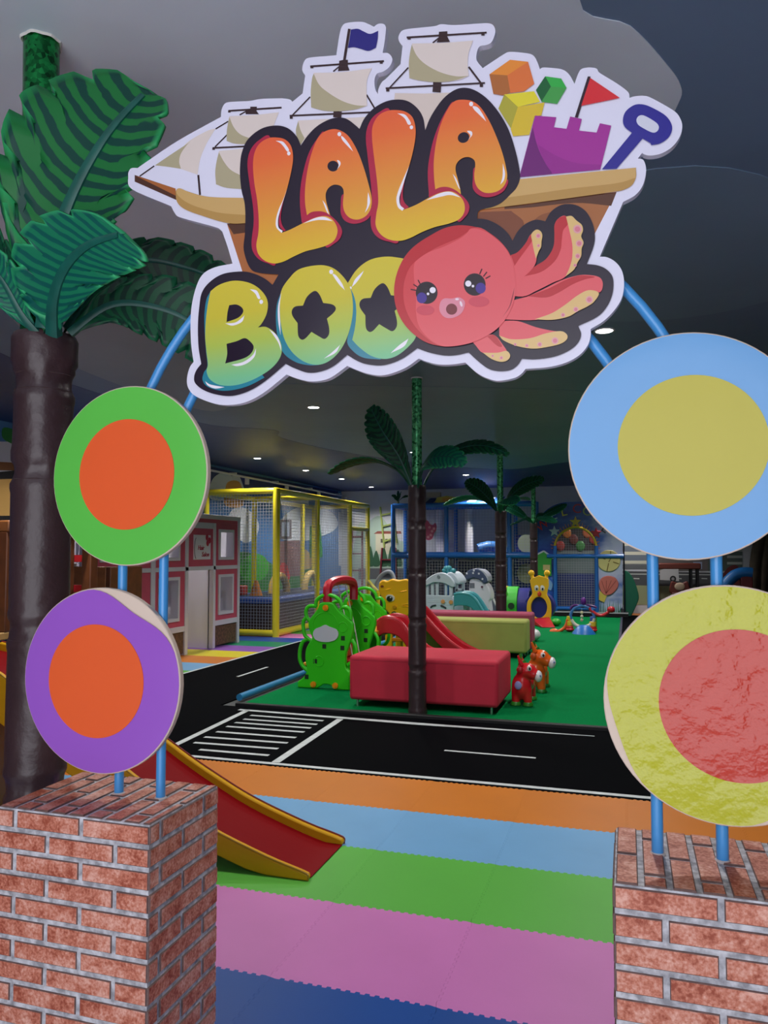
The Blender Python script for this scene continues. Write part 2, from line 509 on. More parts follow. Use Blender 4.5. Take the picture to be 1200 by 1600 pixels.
# ================================================================== BRICK PILLARS
def brick_mat(name, base, pale, dark):
    m = bpy.data.materials.new(name); m.use_nodes = True
    nt = m.node_tree; b = nt.nodes['Principled BSDF']
    tc = nt.nodes.new('ShaderNodeTexCoord'); oi = nt.nodes.new('ShaderNodeObjectInfo')
    ad = nt.nodes.new('ShaderNodeVectorMath'); ad.operation = 'ADD'
    nt.links.new(tc.outputs['Object'], ad.inputs[0]); nt.links.new(oi.outputs['Random'], ad.inputs[1])
    n1 = nt.nodes.new('ShaderNodeTexNoise'); n1.inputs['Scale'].default_value = 16; n1.inputs['Detail'].default_value = 6; n1.inputs['Roughness'].default_value = 0.72
    n2 = nt.nodes.new('ShaderNodeTexNoise'); n2.inputs['Scale'].default_value = 150; n2.inputs['Detail'].default_value = 4
    for n in (n1, n2): nt.links.new(ad.outputs[0], n.inputs['Vector'])
    mx = nt.nodes.new('ShaderNodeMath'); mx.operation = 'MULTIPLY_ADD'; mx.inputs[1].default_value = 0.55
    nt.links.new(n2.outputs['Fac'], mx.inputs[0]); nt.links.new(n1.outputs['Fac'], mx.inputs[2])
    cr = nt.nodes.new('ShaderNodeValToRGB')
    e = cr.color_ramp.elements
    e[0].position = 0.62; e[0].color = rgb(dark); e[1].position = 0.96; e[1].color = rgb(pale)
    k = e.new(0.77); k.color = rgb(base)
    nt.links.new(mx.outputs[0], cr.inputs[0]); nt.links.new(cr.outputs[0], b.inputs['Base Color'])
    b.inputs['Roughness'].default_value = 0.55
    bp = nt.nodes.new('ShaderNodeBump'); bp.inputs['Strength'].default_value = 0.25; bp.inputs['Distance'].default_value = 0.003
    nt.links.new(n2.outputs['Fac'], bp.inputs['Height']); nt.links.new(bp.outputs[0], b.inputs['Normal'])
    return m
BRICK = brick_mat('brick_print', (194,116,92), (224,168,150), (150,66,42))
MORTAR = M((206,204,210), 0.8, var=0.7, vscale=45, c2=(96,94,100), bump=(160, 0.6, 0.004))
BRICK_EDGE = M((118,88,82), 0.7, var=0.5, vscale=60)
def brick(parent, kind, u0, u1, v0, v1, n):
    """one brick lying in the face described by kind: ('front', Y) / ('side', X) / ('top', Z); n = proud by"""
    h = 0.0030 + 0.0015*random.random()
    def at(u, v, d):
        if kind[0] == 'front': return (u, kind[1] - d, v)
        if kind[0] == 'side': return (kind[1] + d*n, u, v)
        return (u, v, kind[1] + d)
    def ring(i, d):
        return [at(u0+i, v0+i, d), at(u1-i, v0+i, d), at(u1-i, v1-i, d), at(u0+i, v1-i, d)]
    vs = ring(0, -0.002) + ring(0.0004, h*0.5) + ring(0.0022, h)
    fs = [(8,9,10,11)] + [(a+i, a+(i+1) % 4, a+4+(i+1) % 4, a+4+i) for a in (0, 4) for i in range(4)]
    o = obj('brick', MB().add(vs, fs), BRICK, parent)
    o.data.materials.append(BRICK_EDGE)
    for p in o.data.polygons[1:]: p.material_index = 1
def pillar(x0, x1, label, side_n):
    y0, y1, z1 = 1.62, 1.94, 0.843
    t = thing('brick_pillar', label, 'pillar', ((x0+x1)/2, (y0+y1)/2, 0))
    obj('core', MB().box(x0, x1, y0, y1, 0, z1), MORTAR, t)
    P, B, m = 0.0535, 0.2, 0.0115
    rows = 16
    sx = x1 if side_n > 0 else x0
    for r in range(rows):
        v1 = z1 - 0.004 - P*r; v0 = max(v1 - P + m, 0.002)
        if v1 - v0 < 0.01: continue
        off = 0.0 if r % 2 == 0 else B/2
        # front, counted from the inner corner
        e = x1 if side_n > 0 else x0
        k = -1
        while True:
            a = k*B + off; b = a + B - m
            k += 1
            a2, b2 = max(a, 0.0), min(b, x1-x0)
            if a2 >= x1-x0: break
            if b2 - a2 < 0.012: continue
            if side_n > 0: brick(t, ('front', y0), e-b2, e-a2, v0, v1, 1)
            else: brick(t, ('front', y0), e+a2, e+b2, v0, v1, 1)
        k = -1
        off2 = 0.05 if r % 2 == 0 else 0.15
        while True:
            a = k*B + off2; b = a + B - m; k += 1
            a2, b2 = max(a, 0.0), min(b, y1-y0)
            if a2 >= y1-y0: break
            if b2 - a2 < 0.012: continue
            brick(t, ('side', sx), y0+a2, y0+b2, v0, v1, side_n)
    n = int((x1-x0)/P) + 1
    for r in range(n):
        u0 = x0 + 0.003 + P*r; u1 = min(u0 + P - m, x1 - 0.001)
        if u1 - u0 < 0.008: continue
        k = -1; off = 0.06 if r % 2 else 0.16
        while True:
            a = k*B + off; b = a + B - m; k += 1
            a2, b2 = max(a, 0.002), min(b, y1-y0-0.002)
            if a2 >= y1-y0: break
            if b2 - a2 < 0.012: continue
            brick(t, ('top', z1), u0, u1, y0+a2, y0+b2, 1)
    return t
pillar(-1.55, -1.10, 'square brick patterned pillar under the purple and green discs', 1)
pillar(-0.033, 0.417, 'square brick patterned pillar under the yellow and blue discs', -1)

# ================================================================== PIPE ARCH
AX, AZ, AY = -0.5675, 1.607, 1.80
arch = thing('pipe_arch', 'sky blue double pipe arch standing on the two brick pillars', 'arch', (AX, AY, 0.843))
def arch_pipe(R):
    pts = [(AX-R, AY, 0.843), (AX-R, AY, 1.2)] + [(AX - R*math.cos(t*PI/40), AY, AZ + R*math.sin(t*PI/40)) for t in range(41)] + [(AX+R, AY, 1.2), (AX+R, AY, 0.843)]
    o = obj('pipe', MB().tube(pts, 0.0125, 16), BLUE_PIPE, arch, smooth=True)
arch_pipe(0.752); arch_pipe(0.622)
for x in (-0.752, -0.622, 0.622, 0.752):
    obj('foot_collar', MB().lathe([(0.0135,0.843),(0.0165,0.8435),(0.0165,0.846),(0.0135,0.849)], (AX+x, AY, 0), 14), M((190,180,178), 0.7), arch)

# ================================================================== ROUND DISCS
def disc(label, cx, cz, R, r_in, col, col_in, inner=(0,0), peel=None, rough=0.3, wr=(7, 0.10, 0.02)):
    t = thing('round_sign', label, 'sign', (cx, 1.77, cz - R), 'round signs on the arch')
    yb, yf = 1.786, 1.766
    N = 72
    ring = lambda r, y: [(cx + r*math.cos(2*PI*i/N), y, cz + r*math.sin(2*PI*i/N)) for i in range(N)]
    def shell(rings):
        vs = [p for q in rings for p in q]; k = len(rings)
        fs = [(a*N+i, a*N+(i+1) % N, (a+1)*N+(i+1) % N, (a+1)*N+i) for a in range(k-1) for i in range(N)]
        fs += [tuple(range(N-1, -1, -1)), tuple(range((k-1)*N, k*N))]
        return MB().add(vs, fs)
    obj('board', shell([ring(R-.002, yb), ring(R, yb-.003), ring(R, yf+.002), ring(R-.002, yf)]), M((222,200,182), 0.6), t, smooth=True)
    # the vinyl face: its edge may have come away from the board
    def rim(i):
        a = 2*PI*i/N; r = R - 0.003
        if peel:
            for (a0, wdt, dep) in peel:
                d = (a - a0 + PI) % (2*PI) - PI
                if abs(d) < wdt: r -= dep*(0.5 + 0.5*math.cos(PI*d/wdt))
        return r
    vs = []; fs = []
    rows = 9
    for k in range(rows+1):
        for i in range(N):
            r = rim(i)*(1 - k/rows*0.94)
            y = yf - 0.0006 - (0.0012 if 0 < k else 0)
            if peel and k == 0: y = yf - 0.004 if rim(i) < R - 0.004 else y
            a = 2*PI*i/N
            vs.append((cx + r*math.cos(a), y, cz + r*math.sin(a)))
    for k in range(rows):
        fs += [(k*N+i, k*N+(i+1) % N, (k+1)*N+(i+1) % N, (k+1)*N+i) for i in range(N)]
    fs.append(tuple(range(rows*N, (rows+1)*N)))
    obj('vinyl_face', MB().add(vs, fs), M(col, rough, var=0.05, vscale=3, bump=wr), t, smooth=True)
    ix, iz = cx + inner[0], cz + inner[1]
    q = [(ix + r_in*math.cos(2*PI*i/N), iz + r_in*math.sin(2*PI*i/N)) for i in range(N)]
    obj('centre_spot', MB().prism(q, 'y', yf - 0.0018, yf - 0.0034), M(col_in, rough, var=0.05, vscale=3, bump=wr), t)
    return t
disc('green disc with orange centre, above the purple disc', -1.284, 1.704, 0.244, 0.150, (96,196,76), (240,98,48), (-0.004, 0.003))
disc('purple disc with orange centre and a peeled top edge', -1.362, 1.151, 0.249, 0.152, (158,92,200), (240,100,50), (-0.012, -0.002), [(1.05, 0.70, 0.034)])
disc('pale blue disc with mustard yellow centre, on the right pillar', 0.125, 1.727, 0.247, 0.152, (104,164,218), (190,178,36), (0.012, 0.0), None, 0.26)
disc('yellow disc with red centre and rumpled vinyl, below the blue disc', 0.197, 1.178, 0.250, 0.158, (190,188,36), (198,58,40), (0.022, 0.0),
     [(3.45, 0.62, 0.016), (5.2, 0.42, 0.012)], 0.18, (15, 0.55, 0.02))

# ================================================================== THE SHIP SIGN
SY = 1.766                       # front of the board
sign = thing('ship_sign', 'big cut-out ship sign lettered LALA BOO with a red octopus', 'sign', (-0.57, SY, 1.95))
CROP = {'A': (190,140,4.8), 'B': (430,20,4.8), 'C': (600,20,4.8), 'D': (830,80,4.8), 'E': (360,170,4.8), 'F': (560,140,4.4444),
        'G': (280,380,4.8), 'H': (430,380,4.8), 'I': (600,330,4.8), 'J': (780,310,5.217)}
def cr(c, pts):
    x0, y0, s = CROP[c]
    return [((p[0]/s + x0), (p[1]/s + y0)) + tuple(p[2:]) for p in pts]
LAYER = [0]
def print_on(name, pts, color, parent, smooth=True, rough=0.2, mat=None, n=5, lay=None):
    """one printed colour field: a thin film on the board, each film a hair in front of the one below"""
    if lay is None:
        LAYER[0] += 1; lay = LAYER[0]
    y1 = SY - 0.00005*lay
    q2 = spline(pts, n) if smooth else [(p[0], p[1]) for p in pts]
    q = []
    for x, y in q2:
        p = onY(x, y, y1); q.append((p.x, p.z))
    return obj(name, MB().add([(x, y1, z) for x, z in q], [tuple(range(len(q)))]), mat or M(color, rough), parent, recalc=False)

outline = (cr('A', [(50,650),(58,605),(80,588),(120,588,1),(160,560),(420,385),(745,205,1),(750,150),(775,105),(820,92),(960,85),(1045,70),(1200,65)]) +
  cr('B', [(60,642),(110,650),(128,668,1),(205,605,1),(225,470,1),(203,430),(215,370),(250,338),(380,325),(458,318,1),(485,150),(510,90),(560,72),(650,68),(700,85),(740,105,1),(775,82),(815,85),(830,115),(820,220),(805,300,1),(850,305),(878,345),(860,400),(810,440),(765,455),(745,500),(750,570),(770,610,1),(775,570),(800,520),(830,495),(940,385,1),(955,250,1),(930,215),(925,180),(945,140),(990,122)]) +
  cr('C', [(380,100),(430,85),(530,92),(760,78),(815,90),(835,140),(810,215),(770,240),(720,250),(698,290),(695,355),(740,415,1),(900,310),(950,293),(1080,305),(1125,325),(1150,370)]) +
  cr('D', [(65,135,1),(90,122),(180,128),(240,140),(285,175),(325,245,1),(350,175),(375,135),(430,122),(490,130),(510,160),(640,240),(725,305),(738,350,1),(780,338),(850,335),(910,355),(1060,440),(1110,490),(1133,560),(1115,640),(1060,715),(980,765),(900,782),(850,775),(832,762,1),(800,805,1),(840,815),(860,870),(858,930),(835,1010),(780,1080),(690,1130,1)]) +
  cr('J', [(820,475,1),(880,480),(950,520),(1000,590),(1018,690),(1000,810),(940,910),(850,1000),(745,1065,1),(745,1120),(720,1200),(650,1280),(540,1340),(400,1375),(215,1390,1),(180,1430),(120,1465)]) +
  cr('I', [(860,1272),(780,1255),(700,1215),(610,1135,1),(500,1150),(400,1148),(310,1125),(262,1105,1),(150,1180),(0,1230)]) +
  cr('H', [(700,980),(610,950),(540,920,1),(430,1000),(350,1030),(250,1035),(150,1010)]) +
  cr('G', [(805,985,1),(650,1110),(530,1180),(420,1210),(300,1210),(180,1175),(100,1130),(62,1070),(60,1000),(80,930),(108,890,1),(90,760),(85,600),(95,460),(130,320),(180,230),(270,180)]) +
  cr('A', [(832,1305,1),(795,1180),(755,1065,1),(715,1035),(430,955),(395,920),(372,875,1),(75,745)]))
q = [onY(x, y, SY) for x, y in spline(outline, 5)]
obj('board', MB().prism([(p.x, p.z) for p in q], 'y', SY + 0.018, SY), M((226,222,240), 0.35), sign)

TAN, TAN2, SAIL, SAIL2, SPAR = (206,166,104), (184,142,78), (224,208,200), (178,166,134), (56,34,36)
def spar(parent, crop, a, b, w, color=SPAR):
    (x0, y0), (x1, y1) = cr(crop, [a, b]); d = math.hypot(x1-x0, y1-y0); w = w/CROP[crop][2]/2
    nx, ny = -(y1-y0)/d*w, (x1-x0)/d*w
    return print_on('spar', [(x0+nx,y0+ny),(x1+nx,y1+ny),(x1-nx,y1-ny),(x0-nx,y0-ny)], color, parent, False)
# hull
hull = print_on('hull', cr('A', [(790,1005),(980,990),(1300,900),(2600,700),(2900,1000),(2950,1300),(1180,1900),(905,1362)]), (172,102,56), sign, False)
hull2 = print_on('hull', cr('D', [(640,1055,1),(-100,1140,1),(-300,1180,1),(-300,1420,1),(60,1500,1),(440,1440,1)]), (166,102,58), sign, False)
print_on('hull_shade', cr('A', [(790,1005),(960,995),(960,1068),(840,1085)]), (84,50,34), hull, False)
print_on('hull_shade', cr('D', [(640,1058,1),(300,1090,1),(0,1145,1),(-200,1165,1),(-200,1185,1),(0,1172,1),(330,1138),(600,1160,1)]), (92,54,36), hull2)
print_on('hull_shade', cr('F', [(840,850,1),(1060,842,1),(1150,930),(1070,1060,1),(1000,1020),(825,900,1)]), (126,70,44), hull2)
print_on('hull_shade', cr('J', [(280,180,1),(340,135),(440,105,1),(375,190,1)]), (140,82,48), hull2)
# bowsprit and jib
bow = print_on('bowsprit', cr('A', [(98,640),(405,742),(410,828),(98,690)]), (80,44,28), sign, False)
print_on('bowsprit_top', cr('A', [(105,645),(405,742),(405,795),(150,668)]), (172,98,46), bow, False)
jib = print_on('sail', cr('A', [(705,292,1),(640,310),(500,390),(440,470),(430,540),(445,595,1),(570,638,1),(590,520),(640,400)]), SAIL, sign)
print_on('sail_shade', cr('A', [(520,388,1),(380,480),(250,568,1),(340,578),(445,594,1),(432,540),(445,480),(490,415)]), SAIL2, jib)
fore = print_on('mast', cr('A', [(930,152),(965,150),(965,128),(1015,128),(1012,160),(1030,185),(930,185)]), SPAR, sign, False)
for a, b, w in (((135,650),(245,572),10), ((705,295),(800,238),10), ((575,640),(588,790),15), ((800,160),(1200,135),14), ((808,160),(808,172),20), ((800,330),(700,430),10), ((885,190),(935,162),10), ((682,438),(960,424),13), ((690,438),(690,452),20)):
    spar(fore, 'A', a, b, w)
s1 = print_on('sail', cr('A', [(808,200,1),(1000,190),(1180,170,1),(1140,280),(1140,400,1),(930,410),(850,405),(788,385,1),(790,300)]), SAIL, sign)
print_on('sail_shade', cr('A', [(808,205,1),(840,280),(890,335),(970,368,1),(970,410,1),(850,405),(788,385,1),(790,300)]), SAIL2, s1)
s2 = print_on('sail', cr('A', [(730,460,1),(960,440,1),(960,745,1),(880,745),(790,735),(708,710,1),(702,620),(712,540)]), SAIL, sign)
print_on('sail_shade', cr('A', [(730,470,1),(770,545),(830,610),(960,672,1),(960,750,1),(790,737),(708,710,1),(702,620),(712,540)]), SAIL2, s2)
# main mast with flag
main = print_on('mast', cr('B', [(480,360),(512,352),(545,352),(545,400),(558,432),(470,437),(478,400)]), SPAR, sign, False)
for a, b, w in (((556,120),(518,358),20), ((262,402),(815,362),14), ((275,402),(275,416),22), ((795,364),(795,382),22), ((435,440),(490,395),10), ((262,630),(122,775),10), ((685,615),(745,715),12), ((108,772),(740,745),13), ((120,772),(120,795),22), ((468,738),(465,785),62)):
    spar(main, 'B', a, b, w)
print_on('flag', cr('B', [(568,125,1),(620,120),(660,138),(712,158),(772,135,1),(768,200),(755,262,1),(700,285),(640,270),(590,258),(545,264,1),(558,190)]), (44,38,124), main)
s3 = print_on('sail', cr('B', [(290,450,1),(500,445),(725,415,1),(690,500),(685,600),(690,697,1),(640,715),(600,725),(480,738),(370,735),(270,710,1),(266,600),(275,500)]), SAIL, sign)
print_on('sail_shade', cr('B', [(288,455,1),(330,540),(400,600),(500,660),(600,692),(682,697,1),(600,725),(480,738),(370,735),(270,710,1),(266,600),(275,500)]), SAIL2, s3)
s4 = print_on('sail', cr('B', [(172,808),(700,780),(640,880),(400,900),(215,960),(190,990),(165,890)]), SAIL, sign, False)
print_on('sail_shade', cr('B', [(172,812,1),(190,880),(220,940,1),(190,990,1),(165,940),(155,880)]), SAIL2, s4)
# mizzen mast
miz = print_on('mast', cr('C', [(412,142),(475,138),(475,178),(495,218),(395,222),(410,185)]), SPAR, sign, False)
for a, b, w in (((170,185),(770,148),14), ((188,182),(188,200),24), ((742,150),(742,170),24), ((365,225),(412,188),10), ((182,410),(32,572),10), ((635,405),(735,538),14), ((12,566),(757,526),13), ((28,566),(28,590),24), ((730,528),(730,556),24), ((400,520),(394,595),62)):
    spar(miz, 'C', a, b, w)
s5 = print_on('sail', cr('C', [(210,230,1),(450,225),(668,208,1),(635,300),(628,390),(635,472,1),(580,498),(520,510),(400,520),(280,510),(190,490,1),(186,380),(195,300)]), SAIL, sign)
print_on('sail_shade', cr('C', [(208,238,1),(245,320),(310,385),(420,445),(540,476),(632,473,1),(520,510),(400,520),(280,510),(190,490,1),(186,380),(195,300)]), SAIL2, s5)
print_on('sail', cr('C', [(82,602),(300,606),(500,598),(430,700),(350,880),(300,890),(230,740),(76,660)]), (216,198,188), sign, False)
# rails
rail = print_on('deck_rail', cr('A', [(405,762,1),(430,740),(480,758),(600,795),(720,808),(910,812,1),(960,1000,1),(800,1002),(600,945),(470,895),(415,840)]), TAN2, sign)
print_on('rail_top', cr('A', [(408,758),(435,740),(500,766),(600,797),(720,808),(910,812,1),(960,942,1),(750,926),(600,890),(500,852),(430,802)]), TAN, rail)
rail2 = print_on('deck_rail', cr('D', [(-350,985,1),(785,873,1),(786,945),(755,1005),(700,1037),(640,1052),(0,1140),(-350,1185,1)]), TAN2, sign)
print_on('rail_top', cr('D', [(-350,985,1),(785,873,1),(784,948,1),(640,990),(300,1030),(0,1073),(-350,1120,1)]), TAN, rail2)
# toy blocks, sand castle, spade
def block(faces):
    r = print_on('toy_block', cr(faces[0][0], faces[0][1]), faces[0][2], sign, False)
    for f in faces[1:]: print_on('block_face', cr(f[0], f[1]), f[2], r, False)
block([('C', [(790,460),(925,468),(950,600),(890,620),(820,608)], (176,104,52)), ('C', [(792,460),(945,352),(1080,367),(925,469)], (232,140,52)), ('C', [(925,468),(1080,367),(1127,532),(1050,590),(948,602)], (224,116,58))])
block([('C', [(903,610),(1005,705),(960,880),(858,718)], (176,166,58)), ('C', [(903,612),(1125,588),(1170,668),(1004,706)], (228,212,50)), ('C', [(1004,705),(1205,672),(1180,770),(1130,775),(1090,915),(968,926),(950,872)], (218,186,52))])
block([('D', [(105,188),(150,265),(78,378),(35,292)], (24,96,48)), ('D', [(105,188),(225,205),(265,275),(148,265)], (52,172,70)), ('D', [(148,265),(265,275),(195,395),(76,380)], (68,156,72))])
castle = print_on('sand_castle', cr('D', [(30,483),(188,495),(170,570),(265,582),(292,490),(380,508),(358,595),(490,610),(515,540),(600,558),(518,888),(-90,945)]), (164,48,148), sign, False)
print_on('castle_shade', cr('D', [(12,570,1),(40,690),(85,800),(160,920,1),(-90,945,1)]), (112,34,112), castle)
print_on('castle_shade', cr('D', [(50,700,1),(200,790),(350,840),(525,850,1),(518,888,1),(160,918,1),(95,820)]), (150,42,138), castle)
print_on('pennant_pole', cr('D', [(425,188),(446,190),(350,498),(327,495)]), (48,26,40), castle, False)
fl = print_on('pennant', cr('D', [(443,200),(665,350),(375,410)]), (216,44,52), castle, False)
spade = print_on('toy_spade', cr('D', [(830,398),(900,420),(1010,485),(1057,565),(1035,640),(970,690),(900,705,1),(895,690,1),(835,655,1),(640,882,1),(530,886,1),(755,612,1),(700,565),(688,510),(710,450),(770,405)]), (50,44,142), sign)
print_on('spade_hole', cr('D', [(790,510),(810,484),(850,484),(930,530),(957,565),(945,600),(905,609),(820,565),(795,540)]), (212,212,226), spade)

# dark surround of the lettering
INK = (30,13,36)
surround = (cr('E', [(100,1060),(108,940),(112,800),(105,700),(85,620),(73,520),(72,430),(85,330),(130,230),(230,150),(340,125),(430,145),(495,205),(528,275,1),(580,200),(650,130),(740,80),(820,65),(880,80),(940,125)]) +
  cr('B', [(632,870,1),(670,790),(740,715),(830,665),(920,650),(1000,665),(1070,720),(1110,790),(1125,880,1)]) +
  cr('C', [(350,780),(430,660),(510,590),(590,562),(680,580),(780,650),(870,760),(940,890),(990,1050),(1015,1170),(1020,1240),(995,1310),(950,1360)]) +
  cr('F', [(993,786),(930,815),(840,840),(825,895,1),(900,905),(980,945),(1040,1000)]) +
  cr('J', [(108,346,1),(150,270),(210,210),(290,175),(350,180),(375,187,1),(420,110),(490,60),(560,45),(640,60),(710,110),(760,200),(780,300),(770,390),(715,535,1),(800,545),(870,575),(920,630),(932,700),(920,790),(880,880),(800,965),(645,1040,1),(668,1110),(640,1180),(570,1240),(450,1290),(300,1312),(185,1308,1),(150,1360),(90,1400)]) +
  cr('I', [(860,1200),(780,1180),(700,1120),(635,1060,1),(540,1080),(450,1082),(340,1060),(250,1028,1),(130,1110),(0,1155)]) +
  cr('H', [(700,910),(620,885),(540,838,1),(440,920),(350,960),(250,972),(150,940)]) +
  cr('G', [(798,905,1),(650,1030),(530,1105),(400,1145),(280,1135),(180,1100),(120,1050),(112,1000),(130,950),(165,905,1),(145,780),(140,620),(150,480),(170,370),(230,290),(330,230),(470,212),(560,228),(640,265),(700,312,1),(745,235,1),(600,222),(530,185)]))
ink = print_on('lettering_surround', surround, INK, sign, rough=0.3)

Z = lambda y: onY(600, y, SY).z - 1.95
OR_TOP, OR_BOT = Z(150), Z(420)
GRAD_O = gradient_mat('print_orange_yellow', [(0.0, (222,196,46)), (0.45, (228,150,58)), (0.8, (234,110,56)), (1.0, (234,96,58))], Z(405), Z(165))
GRAD_G = gradient_mat('print_yellow_teal', [(0.0, (100,182,172)), (0.22, (124,194,140)), (0.5, (176,194,82)), (0.75, (206,190,58)), (1.0, (212,192,58))], Z(598), Z(405))
RED, TEAL_S = (178,34,66), (44,130,150)
HI = (240,232,240)
def shift(pts, dx, dy): return [(p[0]+dx, p[1]+dy) + tuple(p[2:]) for p in pts]
def letter(crop, main_pts, mat, shadows, shadow_col, inks, his, dots):
    for s in shadows:
        print_on('letter_shade', cr(crop, s), shadow_col, ink)
    L = print_on('letter', cr(crop, main_pts), None, sign, mat=mat)
    for s in inks: print_on('counter', cr(crop, s), INK, L, len(s) < 30)
    for h in his: print_on('shine', cr(crop, h), HI, L)
    for d in dots: print_on('shine', cr(crop, ellipse(d[0], d[1], d[2], d[2]*1.15, 14)), HI, L, False)
    return L
# --- BOO (lower row first, the letters overlap)
O2 = [(545,298,1),(610,200),(700,130),(800,103),(900,105),(1000,140),(1080,300),(1100,500),(1060,690),(1000,775),(910,845),(820,868),(720,845),(630,780),(578,725,1),(600,620),(608,500),(592,400)]
star = [(295,358),(332,385),(360,448,1),(430,460),(455,490),(435,525),(388,565,1),(405,640),(400,690),(370,718),(330,700),(272,665,1),(225,715),(195,722),(172,690),(168,600,1),(130,545),(125,505),(150,475),(208,468,1),(240,400)]
letter('H', O2, GRAD_G, [[(555,335),(585,380),(625,480),(625,620),(600,725),(660,800),(790,866),(760,870),(660,858),(590,815),(540,742),(565,620),(575,480)]], TEAL_S,
       [shift(star, 508, -58)], [[(665,205,1),(645,245),(605,300),(575,328,1),(600,270)], [(1000,715,1),(965,775),(865,825,1),(930,765)]], [(565,335,9)])
O1 = [(320,165),(420,180),(500,240),(560,330),(582,440),(577,560),(545,690),(490,800),(410,880),(320,912),(220,890),(130,820),(70,720),(42,600),(35,480),(45,360),(100,270),(180,195)]
letter('H', O1, GRAD_G, [[(45,365,1),(15,450),(5,560),(18,700),(60,820),(150,890),(250,915),(330,913,1),(200,700)]], TEAL_S,
       [star], [[(430,235),(455,240),(500,300),(522,352,1),(480,310)], [(487,762,1),(452,822),(365,866,1),(430,815)], [(46,370,1),(22,470),(22,580),(40,690,1),(38,600),(33,480)]], [(420,215,15)])
Bp = [(235,360,1),(300,312),(400,282),(500,290),(580,325),(640,385),(665,450),(655,530),(620,600),(590,632,1),(650,628),(710,665),(755,730),(770,800),(750,870),(690,940),(600,1000),(500,1045),(400,1068),(300,1062),(230,1020),(205,960),(215,910),(205,820),(195,700),(200,580),(215,460)]
letter('G', Bp, GRAD_G, [[(235,362,1),(205,420),(190,520),(190,640),(200,800),(212,920),(185,970),(175,1025),(210,1075),(300,1104),(400,1102),(520,1070),(640,1008,1),(400,700)]], TEAL_S,
       [[(375,465,1),(430,460),(472,485),(478,520),(440,560),(355,592,1),(362,520)], [(355,755,1),(430,735),(490,712),(530,735),(558,775),(540,825),(480,865),(345,902,1),(360,830)]],
       [[(530,345,1),(580,355),(603,395),(608,415),(590,415),(570,378)], [(345,602,1),(420,595),(470,560),(490,540,1),(470,590),(400,618)], [(390,912,1),(480,890),(550,840),(577,788,1),(565,850),(510,900),(440,922)],
        [(675,645,1),(730,690),(760,760),(764,810,1),(745,750),(710,695)], [(195,1035,1),(235,1060),(340,1080,1),(270,1090),(215,1068)]], [(615,440,14)])
# --- LA LA (an A first, the foot of the L lies over it)
A1 = [(770,152),(830,165),(890,210),(950,310),(1000,440),(1040,580),(1060,670),(1055,740),(1020,800),(960,830),(900,820),(860,780),(845,720),(850,640),(845,600),(820,575),(775,570),(735,595),(715,640),(720,700),(740,770),(752,812,1),(660,830),(575,805,1),(560,700),(562,580),(580,450),(610,330),(650,230),(700,175)]
letter('E', A1, GRAD_O, [[(700,180),(640,240),(585,340),(545,480),(525,600),(522,720),(535,850,1),(650,850),(620,500)], [(845,640),(828,720),(830,790),(860,840),(920,862),(990,850),(1045,810),(1062,740),(950,680)]], RED,
       [ellipse(770,430,42,40,32)], [[(830,205),(850,215),(890,265),(920,320,1),(880,280),(840,235)], [(1033,625,1),(1048,690),(1035,740),(1008,780,1),(1025,730),(1028,680)], [(800,385),(822,395),(825,420),(800,455,1),(812,420)], [(690,685,1),(715,720),(738,790),(722,770)]], [(817,190,14)])
L1 = [(345,215),(410,230),(455,280),(470,360),(460,450),(430,580),(400,680),(365,760),(350,830),(355,900),(385,930,1),(450,905),(540,860),(640,815),(720,805),(770,835),(800,890),(800,940),(775,990),(720,1025),(640,1050),(560,1070),(470,1110),(400,1145),(330,1160),(260,1140),(210,1090),(195,1020),(210,930),(212,820),(200,680),(180,560),(170,440),(178,340),(215,265),(280,222)]
letter('E', L1, GRAD_O, [[(300,215),(215,235),(150,310),(128,410),(142,550),(168,720),(175,850),(160,980),(165,1060),(210,1125),(280,1158),(340,1162),(350,600)],
                         [(540,860),(590,785),(655,768),(720,780),(785,830),(825,880),(838,925),(820,975),(780,1010),(715,1036),(690,900)], [(400,680,1),(372,780),(365,870),(400,918,1),(415,912,1),(388,870),(378,800)]], RED,
       [], [[(340,240,1),(390,245),(420,275),(440,310),(425,320),(400,285),(375,258)], [(428,590,1),(396,680),(362,755),(342,830),(345,890),(385,932,1),(392,915,1),(362,890),(358,830),(376,755)], [(545,860,1),(640,818),(710,812),(768,842,1),(700,834),(640,836)]], [(438,335,13)])
A2 = [(720,70),(790,80),(850,125),(910,220),(960,330),(1000,440),(1025,540),(1033,610),(1010,670),(960,708),(890,718),(840,695),(812,650),(805,590),(812,520),(800,485),(760,468),(715,480),(682,515),(675,560),(690,620),(705,680),(712,724,1),(620,730),(535,704,1),(525,600),(525,480),(545,340),(580,220),(630,120),(670,80)]
letter('F', A2, GRAD_O, [[(660,92),(590,180),(530,320),(495,460),(482,580),(490,735,1),(580,740),(600,400)], [(808,540),(795,620),(797,690),(840,735),(900,748),(970,730),(1020,690),(1033,620),(900,600)]], RED,
       [ellipse(730,333,41,36,32,-0.5)], [[(795,115),(830,125),(865,175),(888,222,1),(845,180),(803,138)], [(1003,512,1),(1018,580),(1010,630),(985,660,1),(1000,610),(1003,560)], [(755,288),(785,290),(790,315),(762,350,1),(778,318)], [(655,585,1),(680,620),(705,690),(690,670)]], [(783,100,14)])
L2 = [(265,142),(330,155),(380,200),(398,290),(385,400),(355,520),(325,600),(290,680),(270,750),(278,810),(305,838,1),(400,800),(500,745),(580,712),(650,708),(705,740),(735,790),(735,850),(700,900),(630,930),(530,955),(440,990),(360,1030),(290,1050),(210,1040),(150,1000),(120,940),(125,860),(138,780),(130,640),(110,480),(95,340),(100,250),(140,180),(200,148)]
